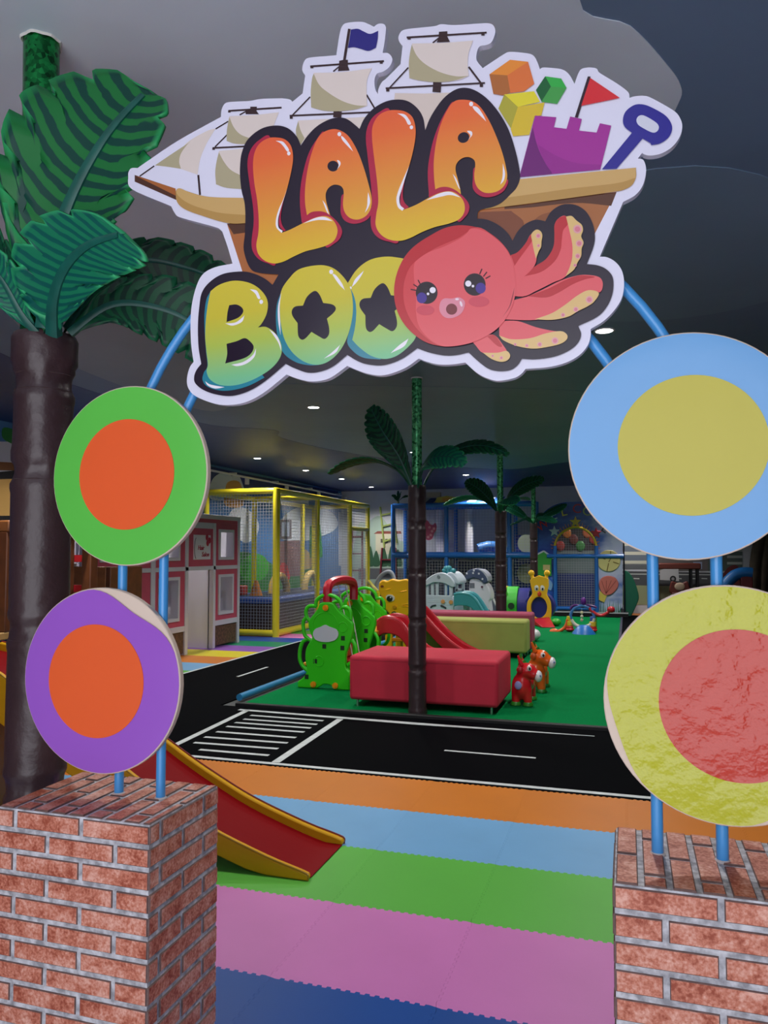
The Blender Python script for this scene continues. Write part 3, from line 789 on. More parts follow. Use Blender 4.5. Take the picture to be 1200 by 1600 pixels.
letter('F', L2, GRAD_O, [[(220,145),(140,160),(80,220),(52,320),(65,470),(85,640),(95,780),(85,900),(95,975),(140,1030),(210,1055),(280,1050),(250,500)],
                         [(490,745),(540,690),(600,675),(660,690),(720,735),(765,790),(768,840),(740,885),(690,915),(640,800)], [(325,610,1),(296,720),(293,800),(325,835,1),(350,815,1),(318,780),(308,720)]], RED,
       [], [[(270,165,1),(320,172),(350,205),(365,238),(345,242),(325,205),(300,182)], [(352,530,1),(316,610),(282,690),(264,755),(274,815),(305,842,1),(318,826,1),(290,800),(285,750),(302,690)], [(470,768,1),(560,722),(640,710),(712,750,1),(640,732),(580,742)]], [(368,262,12)])
# --- octopus
OCT, OCT_D, OCT_M, SUCK, SPOT = (226,92,98), (190,46,52), (212,72,76), (222,184,120), (216,122,140)
def tent(base, dark, light, suck, spots, crop):
    t = print_on('tentacle', cr(crop, base), OCT, sign)
    if dark: print_on('tentacle_shade', cr(crop, dark), OCT_D, t)
    s = print_on('sucker_strip', cr(crop, suck), SUCK, t)
    for (x, y, r) in spots:
        print_on('sucker', cr(crop, ellipse(x, y, r, r, 14)), (222,160,160), t, False)
        print_on('sucker', cr(crop, ellipse(x, y, r*.62, r*.62, 12)), SPOT, t, False)
tent([(0,1000,1),(150,1000),(300,1050),(440,1080),(525,1088),(400,1112),(250,1142),(100,1150),(0,1120,1)], None, None, [(0,1118,1),(100,1148),(250,1140),(380,1100),(500,1082),(552,1110),(550,1150),(500,1185),(400,1210),(280,1225),(150,1205),(40,1160)], [(455,1160,28),(330,1190,20),(225,1200,15),(130,1190,12)], 'J')
tent([(665,980,1),(760,935),(830,930),(890,1000),(920,1060),(840,1075),(740,1062),(690,1010)], [(775,940,1),(830,930),(885,1010),(850,1010)], None, [(740,1060,1),(800,1062),(860,1060),(920,1048),(946,1080),(930,1115),(880,1130),(810,1110)], [(880,1100,14),(815,1085,10)], 'I')
tent([(230,800,1),(360,740),(500,670),(640,628),(740,625),(820,645),(845,700),(820,765),(720,755),(640,795),(540,866),(430,936),(300,990),(0,985,1),(40,850,1)], [(230,798,1),(400,735),(540,665),(660,628),(780,640),(700,660),(600,700),(480,770),(380,808)], None,
     [(290,985,1),(430,935),(540,865),(640,790),(730,748),(812,770),(775,840),(720,880),(640,920),(560,965),(430,990)], [(735,825,30),(625,905,22),(520,950,18)], 'J')
tent([(190,638,1),(290,560),(380,500),(440,400),(450,300),(450,220),(480,165),(545,145),(575,260),(600,380),(590,500),(545,632),(430,690),(300,755),(190,800),(20,780,1),(60,640,1)], [(190,638,1),(290,555),(380,495),(440,400),(450,300),(450,220),(480,165),(545,145),(562,205),(522,260),(510,340),(500,420),(450,515),(340,600)], None,
     [(545,148,1),(590,143),(630,180),(672,215),(683,260),(668,310),(688,360),(672,410),(668,470),(640,520),(610,580),(540,637,1),(575,560),(596,470),(595,370),(572,260)], [(638,250,36),(652,367,28),(640,470,22),(618,545,14)], 'J')
tent([(95,465,1),(150,440),(210,375),(262,290),(285,380),(305,480),(280,560),(190,645),(60,700,1)], [(95,462,1),(150,438),(210,372),(262,290),(270,340),(225,410),(165,490),(125,550,1)], None,
     [(262,292),(300,255),(335,265),(352,300),(345,350),(342,395),(322,432),(300,492,1),(282,420),(268,345)], [(318,305,20),(320,385,14)], 'J')
head = print_on('octopus_head', cr('I', [(580,105),(720,128),(830,190),(910,270),(955,350),(985,480),(985,620),(950,740),(880,850),(780,930),(660,985),(530,1012),(430,1012),(320,985),(220,920),(140,830),(90,720),(75,600),(95,470),(150,350),(230,260),(350,180),(460,125)]), OCT_D, sign)
print_on('head_tone', cr('I', [(700,120),(830,195),(910,272),(958,360),(985,480),(985,620),(950,740),(880,850),(780,930),(660,985),(530,1010),(430,1011),(330,960),(230,860),(165,740),(145,620),(160,500),(220,390),(380,280),(560,200)]), OCT_M, head)
print_on('head_tone', cr('I', [(660,128),(760,152),(850,215),(915,285),(960,375),(985,490),(985,620),(950,740),(880,850),(780,930),(660,985),(530,1011),(430,1008),(330,950),(262,860),(240,760),(240,640),(225,500),(225,405),(250,365),(330,310),(450,265),(570,205),(620,165)]), OCT, head)
print_on('head_line', cr('I', [(978,570,1),(968,640),(945,715),(890,795,1),(938,715),(960,640)]), (150,50,60), head)
for (ex, ey, px_, py_, wx, wy, dx, dy) in ((320,612,283,650,365,592,330,620), (680,550,725,577,632,543,667,562)):
    eye = print_on('eye', cr('I', ellipse(ex, ey, 82, 84, 28)), (40,24,32), sign, False)
    print_on('eye_glint', cr('I', ellipse(px_, py_, 38, 41, 18)), (72,50,140), eye, False)
    print_on('eye_glint', cr('I', ellipse(wx, wy, 23, 23, 16)), (238,230,240), eye, False)
    print_on('eye_glint', cr('I', ellipse(dx, dy, 10, 10, 12)), (238,230,240), eye, False)
for a, b in (((255,515),(272,547)), ((220,548),(258,574)), ((200,586),(242,594)), ((735,432),(717,472)), ((772,455),(745,490)), ((798,485),(762,505))):
    e = spar(sign, 'I', a, b, 9, (70,24,34)); e.name = 'eyelash'
print_on('cheek', cr('I', ellipse(310,742,68,38,22)), (208,76,90), head, False)
print_on('cheek', cr('I', ellipse(712,678,78,40,22)), (208,76,90), head, False)
mouth = print_on('mouth', cr('I', [(420,690),(450,655),(510,655),(560,645),(605,675),(600,730),(570,775),(510,802),(455,795),(418,750)]), (224,140,156), sign)
print_on('mouth_opening', cr('I', ellipse(507,735,42,42,22)), (124,50,54), mouth, False)
print_on('mouth_shine', cr('I', ellipse(578,695,9,22,14,-0.3)), (240,214,222), mouth, False)
print_on('mouth_shine', cr('I', ellipse(548,660,14,8,14)), (240,214,222), mouth, False)
for x in (-0.80, -0.33):
    zt = AZ + math.sqrt(0.622**2 - (x-AX)**2)
    obj('bracket', MB().box(x-.02, x+.02, SY+.018, AY-.012, zt-.02, zt+.02), M((150,150,156), 0.5), sign)
# ================================================================== PALM COLUMNS
def leaf_mat(name, a, b, rib):
    """hand-painted foam leaf: dark strokes follow the veins (UV u runs along the leaf, v across)"""
    m = bpy.data.materials.new(name); m.use_nodes = True
    nt = m.node_tree; bs = nt.nodes['Principled BSDF']
    uv = nt.nodes.new('ShaderNodeUVMap'); sp = nt.nodes.new('ShaderNodeSeparateXYZ')
    nt.links.new(uv.outputs[0], sp.inputs[0])
    tc = nt.nodes.new('ShaderNodeTexCoord')
    n = nt.nodes.new('ShaderNodeTexNoise'); n.inputs['Scale'].default_value = 9; n.inputs['Detail'].default_value = 3
    nt.links.new(tc.outputs['Object'], n.inputs['Vector'])
    ma = nt.nodes.new('ShaderNodeMath'); ma.operation = 'MULTIPLY_ADD'; ma.inputs[1].default_value = 0.045
    nt.links.new(n.outputs['Fac'], ma.inputs[0]); nt.links.new(sp.outputs['X'], ma.inputs[2])
    mu = nt.nodes.new('ShaderNodeMath'); mu.operation = 'MULTIPLY'; mu.inputs[1].default_value = 2*PI*17
    nt.links.new(ma.outputs[0], mu.inputs[0])
    si = nt.nodes.new('ShaderNodeMath'); si.operation = 'SINE'; nt.links.new(mu.outputs[0], si.inputs[0])
    r = nt.nodes.new('ShaderNodeValToRGB')
    r.color_ramp.elements[0].position = 0.45; r.color_ramp.elements[0].color = rgb(a)
    r.color_ramp.elements[1].position = 0.62; r.color_ramp.elements[1].color = rgb(b)
    mp = nt.nodes.new('ShaderNodeMath'); mp.operation = 'MULTIPLY_ADD'; mp.inputs[1].default_value = 0.5; mp.inputs[2].default_value = 0.5
    nt.links.new(si.outputs[0], mp.inputs[0]); nt.links.new(mp.outputs[0], r.inputs[0])
    # brighter paint along the edges
    ab = nt.nodes.new('ShaderNodeMath'); ab.operation = 'ABSOLUTE'
    nt.links.new(sp.outputs['Y'], ab.inputs[0])
    er = nt.nodes.new('ShaderNodeMapRange'); er.inputs[1].default_value = 0.90; er.inputs[2].default_value = 1.0
    nt.links.new(ab.outputs[0], er.inputs[0])
    mx = nt.nodes.new('ShaderNodeMix'); mx.data_type = 'RGBA'
    nt.links.new(er.outputs[0], mx.inputs[0]); nt.links.new(r.outputs[0], mx.inputs[6]); mx.inputs[7].default_value = rgb(rib)
    nt.links.new(mx.outputs[2], bs.inputs['Base Color'])
    bs.inputs['Roughness'].default_value = 0.42; bs.inputs['Specular IOR Level'].default_value = 0.3
    return m
LEAF = leaf_mat('painted_leaf', (28,112,54), (10,64,54), (44,156,90))
LEAF_T = leaf_mat('painted_leaf_teal', (24,116,82), (12,84,76), (48,166,106))
LEAF_D = leaf_mat('painted_leaf_dark', (16,84,52), (8,52,40), (24,104,66))
RIB = M((22,92,80), 0.4, var=0.4, vscale=20)
VINYL = M((62,42,45), 0.40, bump=(14, 0.35, 0.02), coat=0.08, var=0.3, vscale=3)
def foil_mat(dark, bright, scale, metal=0.75):
    m = bpy.data.materials.new('green_glitter_foil'); m.use_nodes = True
    nt = m.node_tree; b = nt.nodes['Principled BSDF']
    b.inputs['Base Color'].default_value = rgb((10,120,50)); b.inputs['Metallic'].default_value = metal; b.inputs['Roughness'].default_value = 0.22
    tc = nt.nodes.new('ShaderNodeTexCoord'); v = nt.nodes.new('ShaderNodeTexVoronoi'); v.inputs['Scale'].default_value = scale
    nt.links.new(tc.outputs['Object'], v.inputs['Vector'])
    mx = nt.nodes.new('ShaderNodeMix'); mx.data_type = 'RGBA'; mx.inputs[6].default_value = rgb(dark); mx.inputs[7].default_value = rgb(bright)
    sx = nt.nodes.new('ShaderNodeSeparateColor'); nt.links.new(v.outputs['Color'], sx.inputs[0])
    nt.links.new(sx.outputs[0], mx.inputs[0]); nt.links.new(mx.outputs[2], b.inputs['Base Color'])
    bp = nt.nodes.new('ShaderNodeBump'); bp.inputs['Strength'].default_value = 0.9; bp.inputs['Distance'].default_value = 0.01
    nt.links.new(sx.outputs[1], bp.inputs['Height']); nt.links.new(bp.outputs[0], b.inputs['Normal'])
    return m
FOIL = foil_mat((4,60,28), (34,160,80), 75)
FOIL_B = foil_mat((14,96,50), (120,240,160), 50, 0.35)

def leaf(parent, spine, side, W, mat, notches=7, sweep=0.16, cup=0.15, th=0.008, wr=None, rib_r=0.011, depth=0.34, blunt=0.55, ortho=1.0):
    """spine: 3-D points base to tip; side: width direction at base and tip (or one); W half widths (left, right)"""
    N = 56; T = 6
    S = spline3(spine, 14)
    L = [0]
    for i in range(1, len(S)): L.append(L[-1] + (S[i]-S[i-1]).length)
    def at(t):
        t = min(max(t, 0), 1)*L[-1]
        for i in range(1, len(S)):
            if L[i] >= t:
                f = (t-L[i-1])/max(L[i]-L[i-1], 1e-6)
                return S[i-1].lerp(S[i], f), (S[i]-S[i-1]).normalized()
        return S[-1], (S[-1]-S[-2]).normalized()
    s0, s1 = (Vector(side[0]), Vector(side[1])) if isinstance(side[0], (tuple, Vector, list)) else (Vector(side), Vector(side))
    vs = []; uvs = []; cols = list(range(-T, T+1))
    for i in range(N+1):
        s = i/N
        prof = (math.sin(PI*min(s**0.62, 1.0)*0.5 + 0) ** 1.0) * (max(0.0, 1 - s**3.2)) ** blunt
        prof = min(prof*1.08, 1.0)
        ph = (s*notches) % 1.0
        saw = 1 - depth*max(0.0, (0.28-ph)/0.28)**0.8 if s > 0.04 else 1
        for c in cols:
            t = c/T; w = W[0] if t < 0 else W[1]
            e = abs(t)
            k = prof*(saw if e > 0.55 else 1 - (1-saw)*max(0, (e-0.3)/0.25)*0.3)
            adv = sweep*e*e*(1 - s*0.85)
            p, d = at(s*(1-0.0) + adv*0.9 - sweep*0.0)
            sd = s0.lerp(s1, s); sd = (sd - d*sd.dot(d)*ortho).normalized(); nrm = sd.cross(d)
            q = p + sd*(t*w*k) + nrm*(cup*w*k*(e**1.6))
            vs.append(q); uvs.append((s, t))
    K = len(cols)
    fs = [(i*K+j, i*K+j+1, (i+1)*K+j+1, (i+1)*K+j) for i in range(N) for j in range(K-1)]
    o = obj('leaf', MB().add(vs, fs), mat, parent, smooth=True, recalc=False)
    ul = o.data.uv_layers.new(name='UVMap')
    for lp in o.data.loops: ul.data[lp.index].uv = uvs[lp.vertex_index]
    so = o.modifiers.new('foam', 'SOLIDIFY'); so.thickness = th; so.offset = 0
    # raised midrib on the upper face
    pts = [at(0.02 + 0.95*i/20) for i in range(21)]
    vs = []; fs = []
    for i, (p, d) in enumerate(pts):
        f = i/20; sd = s0.lerp(s1, f); sd = (sd - d*sd.dot(d)).normalized(); nr = sd.cross(d)
        w = rib_r*(1.35 - 0.85*f); h = th/2 + rib_r*(.55 - .3*f)
        for a, b in ((-1,-.5),(-.8,.9),(-.3,1.1),(.3,1.1),(.8,.9),(1,-.5),(.8,-.9),(0,-1.1),(-.8,-.9)):
            vs.append(p + sd*(a*w) + nr*(b*h))
    K = 9
    for i in range(20): fs += [(i*K+j, i*K+(j+1) % K, (i+1)*K+(j+1) % K, (i+1)*K+j) for j in range(K)]
    fs += [tuple(range(K)), tuple(range(20*K, 21*K))]
    obj('midrib', MB().add(vs, fs), RIB, o, smooth=True)
    return o

def trunk_mesh(x, y, z0, z1, r, bands, seed=1, top_flare=1.12):
    rnd = random.Random(seed); prof = []
    n = 150
    for i in range(n+1):
        z = z0 + (z1-z0)*i/n
        q = r
        for b in bands:
            d = abs(z-b)
            if d < 0.03: q = min(q, r*(0.90 + 0.06*(d/0.03)))
            elif d < 0.06: q *= 1.03
        if z > z1 - 0.10: q *= top_flare
        if z > z1 - 0.012: q *= 0.93
        if z < z0 + 0.05: q *= 1.06
        prof.append((q, z))
    wob = [[rnd.uniform(-1, 1) for _ in range(9)] for _ in range(n+1)]
    def jit(i, j):
        z = prof[i][1]; near = min([abs(z-b) for b in bands] + [abs(z-(z1-0.1)), abs(z-z0)])
        a = 0.045*r*math.exp(-near/0.035)
        t = 2*PI*j/40
        return a*(math.sin(5*t + z*31) * 0.6 + math.sin(9*t - z*57)*0.5) + 0.012*r*math.sin(3*t + z*9)
    return MB().lathe(prof, (x, y, 0), 40, jit)

# --- the large palm beside the left pillar
PX, PY = -1.712, 1.93
palm = thing('palm_column', 'large near palm with brown vinyl trunk and painted striped leaves', 'palm', (PX, PY, 0))
obj('trunk', trunk_mesh(PX, PY, 0.0, 2.165, 0.086, [0.80, 1.265, 1.745, 2.015], 3), VINYL, palm, smooth=True)
for z in (1.235, 1.295, 1.715, 1.775, 1.99, 2.04):
    obj('seam', MB().lathe([(0.0795,z-.003),(0.0845,z),(0.0795,z+.003)], (PX, PY, 0), 40), M((84,66,66), 0.4), palm, smooth=True)
obj('foil_pole', MB().cyl((-1.735, PY, 2.1), (-1.752, PY, CZ), 0.054, n=28), FOIL, palm, smooth=True)
obj('ceiling_cut', MB().lathe([(0.053,CZ-.003),(0.058,CZ-.010),(0.062,CZ-.005),(0.061,CZ)], (-1.752, PY, 0), 32, lambda i, j: 0.003*math.sin(j*1.3)), M((226,222,214), 0.8), palm)
W3 = lambda *a: [onY(x, y, Y) for x, y, Y in a]
leaf(palm, W3((66,525,2.02),(20,440,2.06),(-40,380,2.10),(-110,350,2.12)), (Vector((0.2,-.3,1)), Vector((0.3,-.2,1))), (0.15,0.15), LEAF_D, 6)
leaf(palm, W3((100,520,1.98),(150,455,2.04),(215,408,2.12),(290,418,2.20),(375,450,2.26)), (Vector((-.5,.1,-1)), Vector((-.2,.3,-1))), (0.085,0.11), LEAF_D, 9, 0.2)
leaf(palm, W3((105,524,1.93),(170,478,1.96),(235,478,2.0),(300,505,2.05),(350,565,2.08)), (Vector((-.3,.1,-1)), Vector((.3,.2,-1))), (0.12,0.12), LEAF_D, 8, 0.2)
leaf(palm, W3((70,522,1.86),(84,400,1.83),(118,302,1.81),(172,210,1.81),(233,143,1.86)), (Vector((0.85,.08,.55)), Vector((0.75,.05,-.5))), (0.34,0.215), LEAF, 6, 0.30, 0.10, 0.012, rib_r=0.022, depth=0.30, blunt=0.62)
leaf(palm, W3((60,522,1.86),(34,490,1.82),(6,440,1.78),(-26,400,1.76)), (Vector((.7,-.1,.5)), Vector((.6,-.1,.7))), (0.08,0.075), LEAF_T, 5, 0.3)
leaf(palm, W3((84,526,1.83),(86,470,1.76),(104,420,1.71),(140,384,1.67),(194,366,1.64)), (Vector((1,-.05,.05)), Vector((.85,-.1,-.55))), (0.22,0.20), LEAF_T, 6, 0.16, 0.12, 0.012, rib_r=0.017, depth=0.28, blunt=0.36, ortho=0.25)

# --- the three smaller palms standing in a row behind it
def small_palm(x, y, label, leaves, lt=2.108, r=0.082, seed=5, group=None):
    t = thing('palm_column', label, 'palm', (x, y, 0.012))
    obj('trunk', trunk_mesh(x, y, 0.012, lt, r, [0.42, 0.86, 1.30, 1.74], seed, 1.02), M((52,38,42), 0.38, bump=(14,0.3,0.02), var=0.25), t, smooth=True)
    obj('foil_pole', MB().cyl((x, y, lt-.05), (x, y, CZ), 0.047, n=20), FOIL_B, t, smooth=True)
    obj('ceiling_cut', MB().lathe([(0.046,CZ-.004),(0.054,CZ-.012),(0.056,CZ)], (x, y, 0), 14), M((206,204,198), 0.8), t)
    B = Vector((x, y, lt))
    for sp_, sd, W, mt in leaves:
        leaf(t, [B + Vector(p) for p in sp_], sd, W, mt, 11, 0.30, 0.10, 0.010, rib_r=0.010, depth=0.38, blunt=0.75)
    return t
UPL = ([(-.03,-.03,-.04),(-.14,-.10,.25),(-.29,-.14,.50),(-.42,-.10,.74)], (Vector((.9,0,.4)), Vector((.8,-.2,.6))), (0.19,0.17), LEAF_D)
RGT = ([(.04,.02,-.04),(.18,.05,.22),(.40,.02,.33),(.64,-.02,.34),(.86,-.05,.25)], (Vector((0,.75,.75)), Vector((0,.7,.7))), (0.12,0.12), LEAF_D)
RGF = ([(.02,-.05,-.06),(.09,-.17,.14),(.22,-.26,.22),(.40,-.32,.21),(.52,-.34,.14)], (Vector((.3,.5,.8)), Vector((0,.6,.8))), (0.15,0.17), LEAF_T)
LFT = ([(-.04,-.02,-.04),(-.16,-.05,.13),(-.38,-.06,.23),(-.62,-.06,.22),(-.86,-.04,.13)], (Vector((0,.98,-.12)), Vector((0,.98,-.16))), (0.13,0.13), LEAF_D)
BCK = ([(.02,.05,-.04),(.10,.2,.16),(.22,.4,.22),(.36,.6,.2)], (Vector((.9,-.4,0)), Vector((.9,-.4,0))), (0.14,0.14), LEAF_D)
LOW = ([(-.03,-.04,-.05),(-.2,-.1,.05),(-.42,-.14,.08),(-.60,-.16,.0)], (Vector((0,.8,.4)), Vector((0,.8,.4))), (0.11,0.11), LEAF_D)
small_palm(-1.85, 6.888, 'palm with dark trunk standing in front of the red bench', [LFT, UPL, RGT, RGF], seed=5)
UL2 = ([(-.03,-.03,-.04),(-.16,-.08,.18),(-.34,-.1,.36),(-.52,-.1,.46)], (Vector((.5,.5,.8)), Vector((.4,.4,.9))), (0.17,0.17), LEAF_D)
UR2 = ([(.03,.0,-.04),(.16,.02,.22),(.36,.02,.38),(.66,.0,.48)], (Vector((-.5,.5,.8)), Vector((-.3,.5,.9))), (0.15,0.16), LEAF_D)
FR2 = ([(.0,-.05,-.06),(.06,-.2,.12),(.16,-.36,.16),(.34,-.5,.1)], (Vector((.8,.3,.4)), Vector((.7,.3,.4))), (0.17,0.17), LEAF_T)
LF2 = ([(-.04,-.02,-.02),(-.24,-.06,.16),(-.52,-.08,.20),(-.86,-.1,.10)], (Vector((0,.9,-.3)), Vector((0,.9,-.3))), (0.12,0.12), LEAF_T)
small_palm(-1.83, 11.72, 'second small palm, its trunk rising behind the lime bench', [BCK, UL2, UR2, FR2, LF2], seed=8)
UL3 = ([(-.03,-.03,-.02),(-.2,-.06,.14),(-.42,-.08,.28),(-.64,-.08,.36)], (Vector((.5,.6,.6)), Vector((.4,.5,.7))), (0.15,0.15), LEAF_D)
UR3 = ([(.03,0,-.02),(.2,.02,.14),(.44,.02,.26),(.70,0,.38)], (Vector((-.4,.6,.6)), Vector((-.4,.6,.6))), (0.14,0.14), LEAF_D)
FR3 = ([(0,-.05,-.04),(.12,-.2,.10),(.3,-.36,.08),(.52,-.5,-.02)], (Vector((.5,.6,.3)), Vector((.5,.6,.3))), (0.15,0.15), LEAF_D)
FL3 = ([(0,-.05,-.04),(-.1,-.2,.08),(-.24,-.36,.04),(-.44,-.46,-.06)], (Vector((.5,-.6,.3)), Vector((.5,-.6,.3))), (0.15,0.15), LEAF_D)
small_palm(-1.90, 16.75, 'farthest small palm, its trunk rising behind the crawl tunnel', [BCK, UL3, UR3, FR3, FL3], seed=11)
# ================================================================== CEILING LIGHTS AND TRACK
LAMP_GRID = {
 (-0.13, 5.80): 'round downlight just right of the sign, above the blue disc',
 (-3.34, 7.95): 'round downlight below the B of the sign, nearest of the left ones',
 (-3.33, 10.16): 'round downlight left of the first small palm crown',
 (-6.13, 12.08): 'round downlight above the near corner of the yellow cage',
 (-6.13, 14.20): 'round downlight above the middle of the yellow cage',
 (-6.08, 16.12): 'round downlight above the far end of the yellow cage',
 (-6.15, 18.43): 'farthest round downlight, near the corner of the back wall',
 (-3.24, 16.08): 'round downlight between the first and second small palm crowns',
 (-3.30, 12.10): 'round downlight hidden behind the first small palm crown',
 (-3.30, 14.10): 'round downlight above the second small palm',
 (-3.30, 18.40): 'round downlight above the blue net cage',
 (-0.13, 8.00): 'round downlight behind the upper edge of the blue disc',
 (-0.13, 10.15): 'round downlight over the middle of the green carpet',
 (-0.13, 12.10): 'round downlight over the far part of the green carpet',
 (-0.13, 14.10): 'round downlight over the baby gym',
 (-0.13, 16.10): 'round downlight in front of the welcome board',
 (-0.13, 18.40): 'round downlight right over the welcome board',
 (-3.34, 5.80): 'round downlight behind the lower left lobe of the sign',
 (-6.13, 9.90): 'round downlight above the pink play house',
 (-6.13, 7.80): 'round downlight in front of the pink play house',
 (-3.34, 3.70): 'round downlight over the red slide',
 (-0.13, 3.70): 'round downlight over the foam tiles behind the sign',
}
LAMPW = 120.0
for (x, y), lab in LAMP_GRID.items():
    t = thing('downlight', lab, 'light', (x, y, CZ), 'ceiling downlights')
    obj('trim_ring', MB().lathe([(0.075,CZ),(0.075,CZ-.006),(0.062,CZ-.008),(0.060,CZ-.002)], (x, y, 0), 24), M((210,210,214), 0.3), t)
    obj('lens', MB().lathe([(0.059,CZ-.001),(0.059,CZ-.005),(0.02,CZ-.006)], (x, y, 0), 20), M((255,252,244), 0.4, emit=18.0), t)
    d = bpy.data.lights.new('downlight_beam', 'SPOT')
    d.energy = LAMPW * (1.3 if y < 4 else 1.5 if y > 15.5 else 1.0); d.color = (1.0, 0.97, 0.93); d.spot_size = math.radians(140); d.spot_blend = 0.7; d.shadow_soft_size = 0.06
    lo = bpy.data.objects.new('downlight_beam', d); COL.objects.link(lo); lo.parent = t; lo.location = (0, 0, -0.03)

track = thing('light_track', 'white lighting track running high along the left wall', 'track', (-7.28, 13.5, 2.98))
obj('rail', MB().box(-7.31, -7.25, 8.0, 19.3, 2.965, 2.995), WHITE, track)
for k in range(6):
    y = 9.6 + 1.9*k
    obj('bracket', MB().box(-7.40, -7.25, y-.02, y+.02, 2.995, 3.03), WHITE, track)
    obj('spot_head', MB().cyl((-7.28, y+.5, 2.965), (-7.28, y+.5, 2.84), 0.045, n=14), WHITE, track, smooth=True)
unit = thing('air_conditioner', 'white wall air conditioner high on the left wall behind the cage', 'air conditioner', (-7.3, 15.9, 2.68))
obj('body', MB().box(-7.40, -7.20, 15.3, 16.9, 2.58, 2.80), WHITE, unit, bevel=0.02)
obj('louver', MB().box(-7.22, -7.195, 15.4, 16.8, 2.59, 2.62), M((150,152,158), 0.5), unit)

# ================================================================== FOAM SLIDE (front left)
RED_V, YEL_V, = M((118,3,12), 0.55, bump=(8,0.1,0.02), spec=.08), M((196,146,16), 0.45, bump=(8,0.1,0.02), spec=.25)
sl = thing('foam_slide', 'red padded slide with yellow sides ending on the green tiles', 'slide', (-2.3, 3.54, 0))
prof = [(-1.405,0.0),(-1.41,0.03),(-1.62,0.085),(-1.92,0.185),(-2.16,0.295),(-2.31,0.372),(-2.48,0.468),(-2.8,0.64),(-3.06,0.785),(-3.30,0.90),(-3.62,0.95)]
top = spline([(a, b) for a, b in prof], 4, closed=False)
low = [(-3.62,0.72),(-3.30,0.66),(-2.8,0.40),(-2.4,0.215),(-2.0,0.10),(-1.72,0.015),(-1.62,0.0)]
bed = [(x, max(z - 0.045, 0.004)) for x, z in top]
obj('bed', MB().prism(bed + low, 'y', 3.335, 3.745), RED_V, sl, bevel=0.006)
obj('side_wall', MB().prism(top + low, 'y', 3.30, 3.335), YEL_V, sl, bevel=0.008)
obj('side_wall', MB().prism(top + low, 'y', 3.745, 3.78), YEL_V, sl, bevel=0.008)
obj('piping', MB().tube([(x, 3.775, z+.002) for x, z in top], 0.005, 8), M((110,24,26), 0.4), sl, smooth=True)
obj('piping', MB().tube([(x, 3.303, z+.002) for x, z in top], 0.004, 8), M((150,110,20), 0.4), sl, smooth=True)
obj('support', MB().box(-3.58, -3.46, 3.36, 3.72, 0.0, 0.72), M((120,72,34), 0.5), sl, bevel=0.006)

# ================================================================== WOODEN PLAY DECK (far left)
WOOD = M((150,92,48), 0.45, var=0.5, vscale=9, bump=(30,0.2,0.01)); WOOD_D = M((104,58,30), 0.45, var=0.5, vscale=9)
PLANK = M((188,150,92), 0.5, var=0.4, vscale=7)
dk = thing('play_deck', 'wooden play deck with railing, behind the large palm at left', 'deck', (-4.4, 3.5, 0))
for k in range(9):
    obj('deck_plank', MB().box(-5.4, -3.64, 2.30+.27*k, 2.30+.27*k+.255, 0.955, 1.0), PLANK, dk, bevel=0.006)
for k in range(8):
    y = 2.30 + 0.30*k
    if 3.2 < y + .15 < 3.85: continue
    obj('side_board', MB().box(-3.70, -3.65, y, y+.29, 0.0, 0.94), WOOD, dk, bevel=0.008)
for k in range(6):
    obj('front_board', MB().box(-5.35+.28*k, -5.35+.28*k+.27, 2.30, 2.35, 0.0, 0.94), WOOD, dk, bevel=0.008)
for y in (2.36, 3.22, 3.86, 4.64):
    obj('post', MB().box(-3.72, -3.64, y-.04, y+.04, 1.0, 1.62), WOOD_D, dk, bevel=0.008)
for x in (-5.3, -4.4, -3.9):
    obj('post', MB().box(x-.04, x+.04, 4.62, 4.70, 1.0, 1.62), WOOD_D, dk, bevel=0.008)
obj('top_rail', MB().box(-5.35, -3.64, 4.61, 4.71, 1.62, 1.69), WOOD, dk, bevel=0.01)
obj('top_rail', MB().box(-3.73, -3.63, 3.82, 4.71, 1.62, 1.69), WOOD, dk, bevel=0.01)
for k in range(5):
    obj('baluster', MB().box(-5.15+.26*k, -5.10+.26*k, 4.64, 4.68, 1.0, 1.62), M((206,204,206), 0.5), dk)
for z in (1.2, 1.42):
    obj('red_bar', MB().box(-5.3, -3.7, 4.70, 4.73, z, z+.05), M((170,26,36), 0.45), dk)

booth = thing('wooden_booth', 'brown wooden booth with a white trimmed edge behind the green disc', 'booth', (-5.6, 7.2, 0))
obj('front_panel', MB().box(-5.76, -5.33, 6.98, 7.04, 0.0, 1.33), WOOD, booth, bevel=0.01)
obj('side_panel', MB().box(-5.33, -5.27, 6.98, 7.55, 0.0, 1.33), WOOD_D, booth, bevel=0.01)
obj('cornice', MB().box(-6.10, -5.62, 6.94, 7.06, 1.38, 1.45), WOOD, booth, bevel=0.01)
obj('white_trim', MB().box(-5.80, -5.76, 6.97, 7.05, 0.0, 1.36), WHITE, booth)
obj('lattice_frame', MB().box(-6.10, -5.80, 7.06, 7.10, 0.0, 1.36), M((120,100,80), 0.7, var=0.6, vscale=20), booth)
m_ = MB()
for k in range(16): m_.box(-6.08, -5.82, 7.04, 7.056, 0.1+.08*k, 0.112+.08*k)
for k in range(4): m_.box(-6.06+.07*k, -6.05+.07*k, 7.042, 7.054, 0.08, 1.34)
lt = obj('lattice', m_, M((196,190,176), 0.6), booth); lt['kind'] = 'stuff'
tag(obj('floor_tube', MB().tube([(-2.75,2.62,.03),(-2.2,2.9,.03),(-1.95,3.0,.03)], 0.025, 10), M((62,140,40), 0.4), smooth=True, loc=(-2.2,2.9,0)), 'short green foam tube on the floor behind the brick pillar', 'tube')

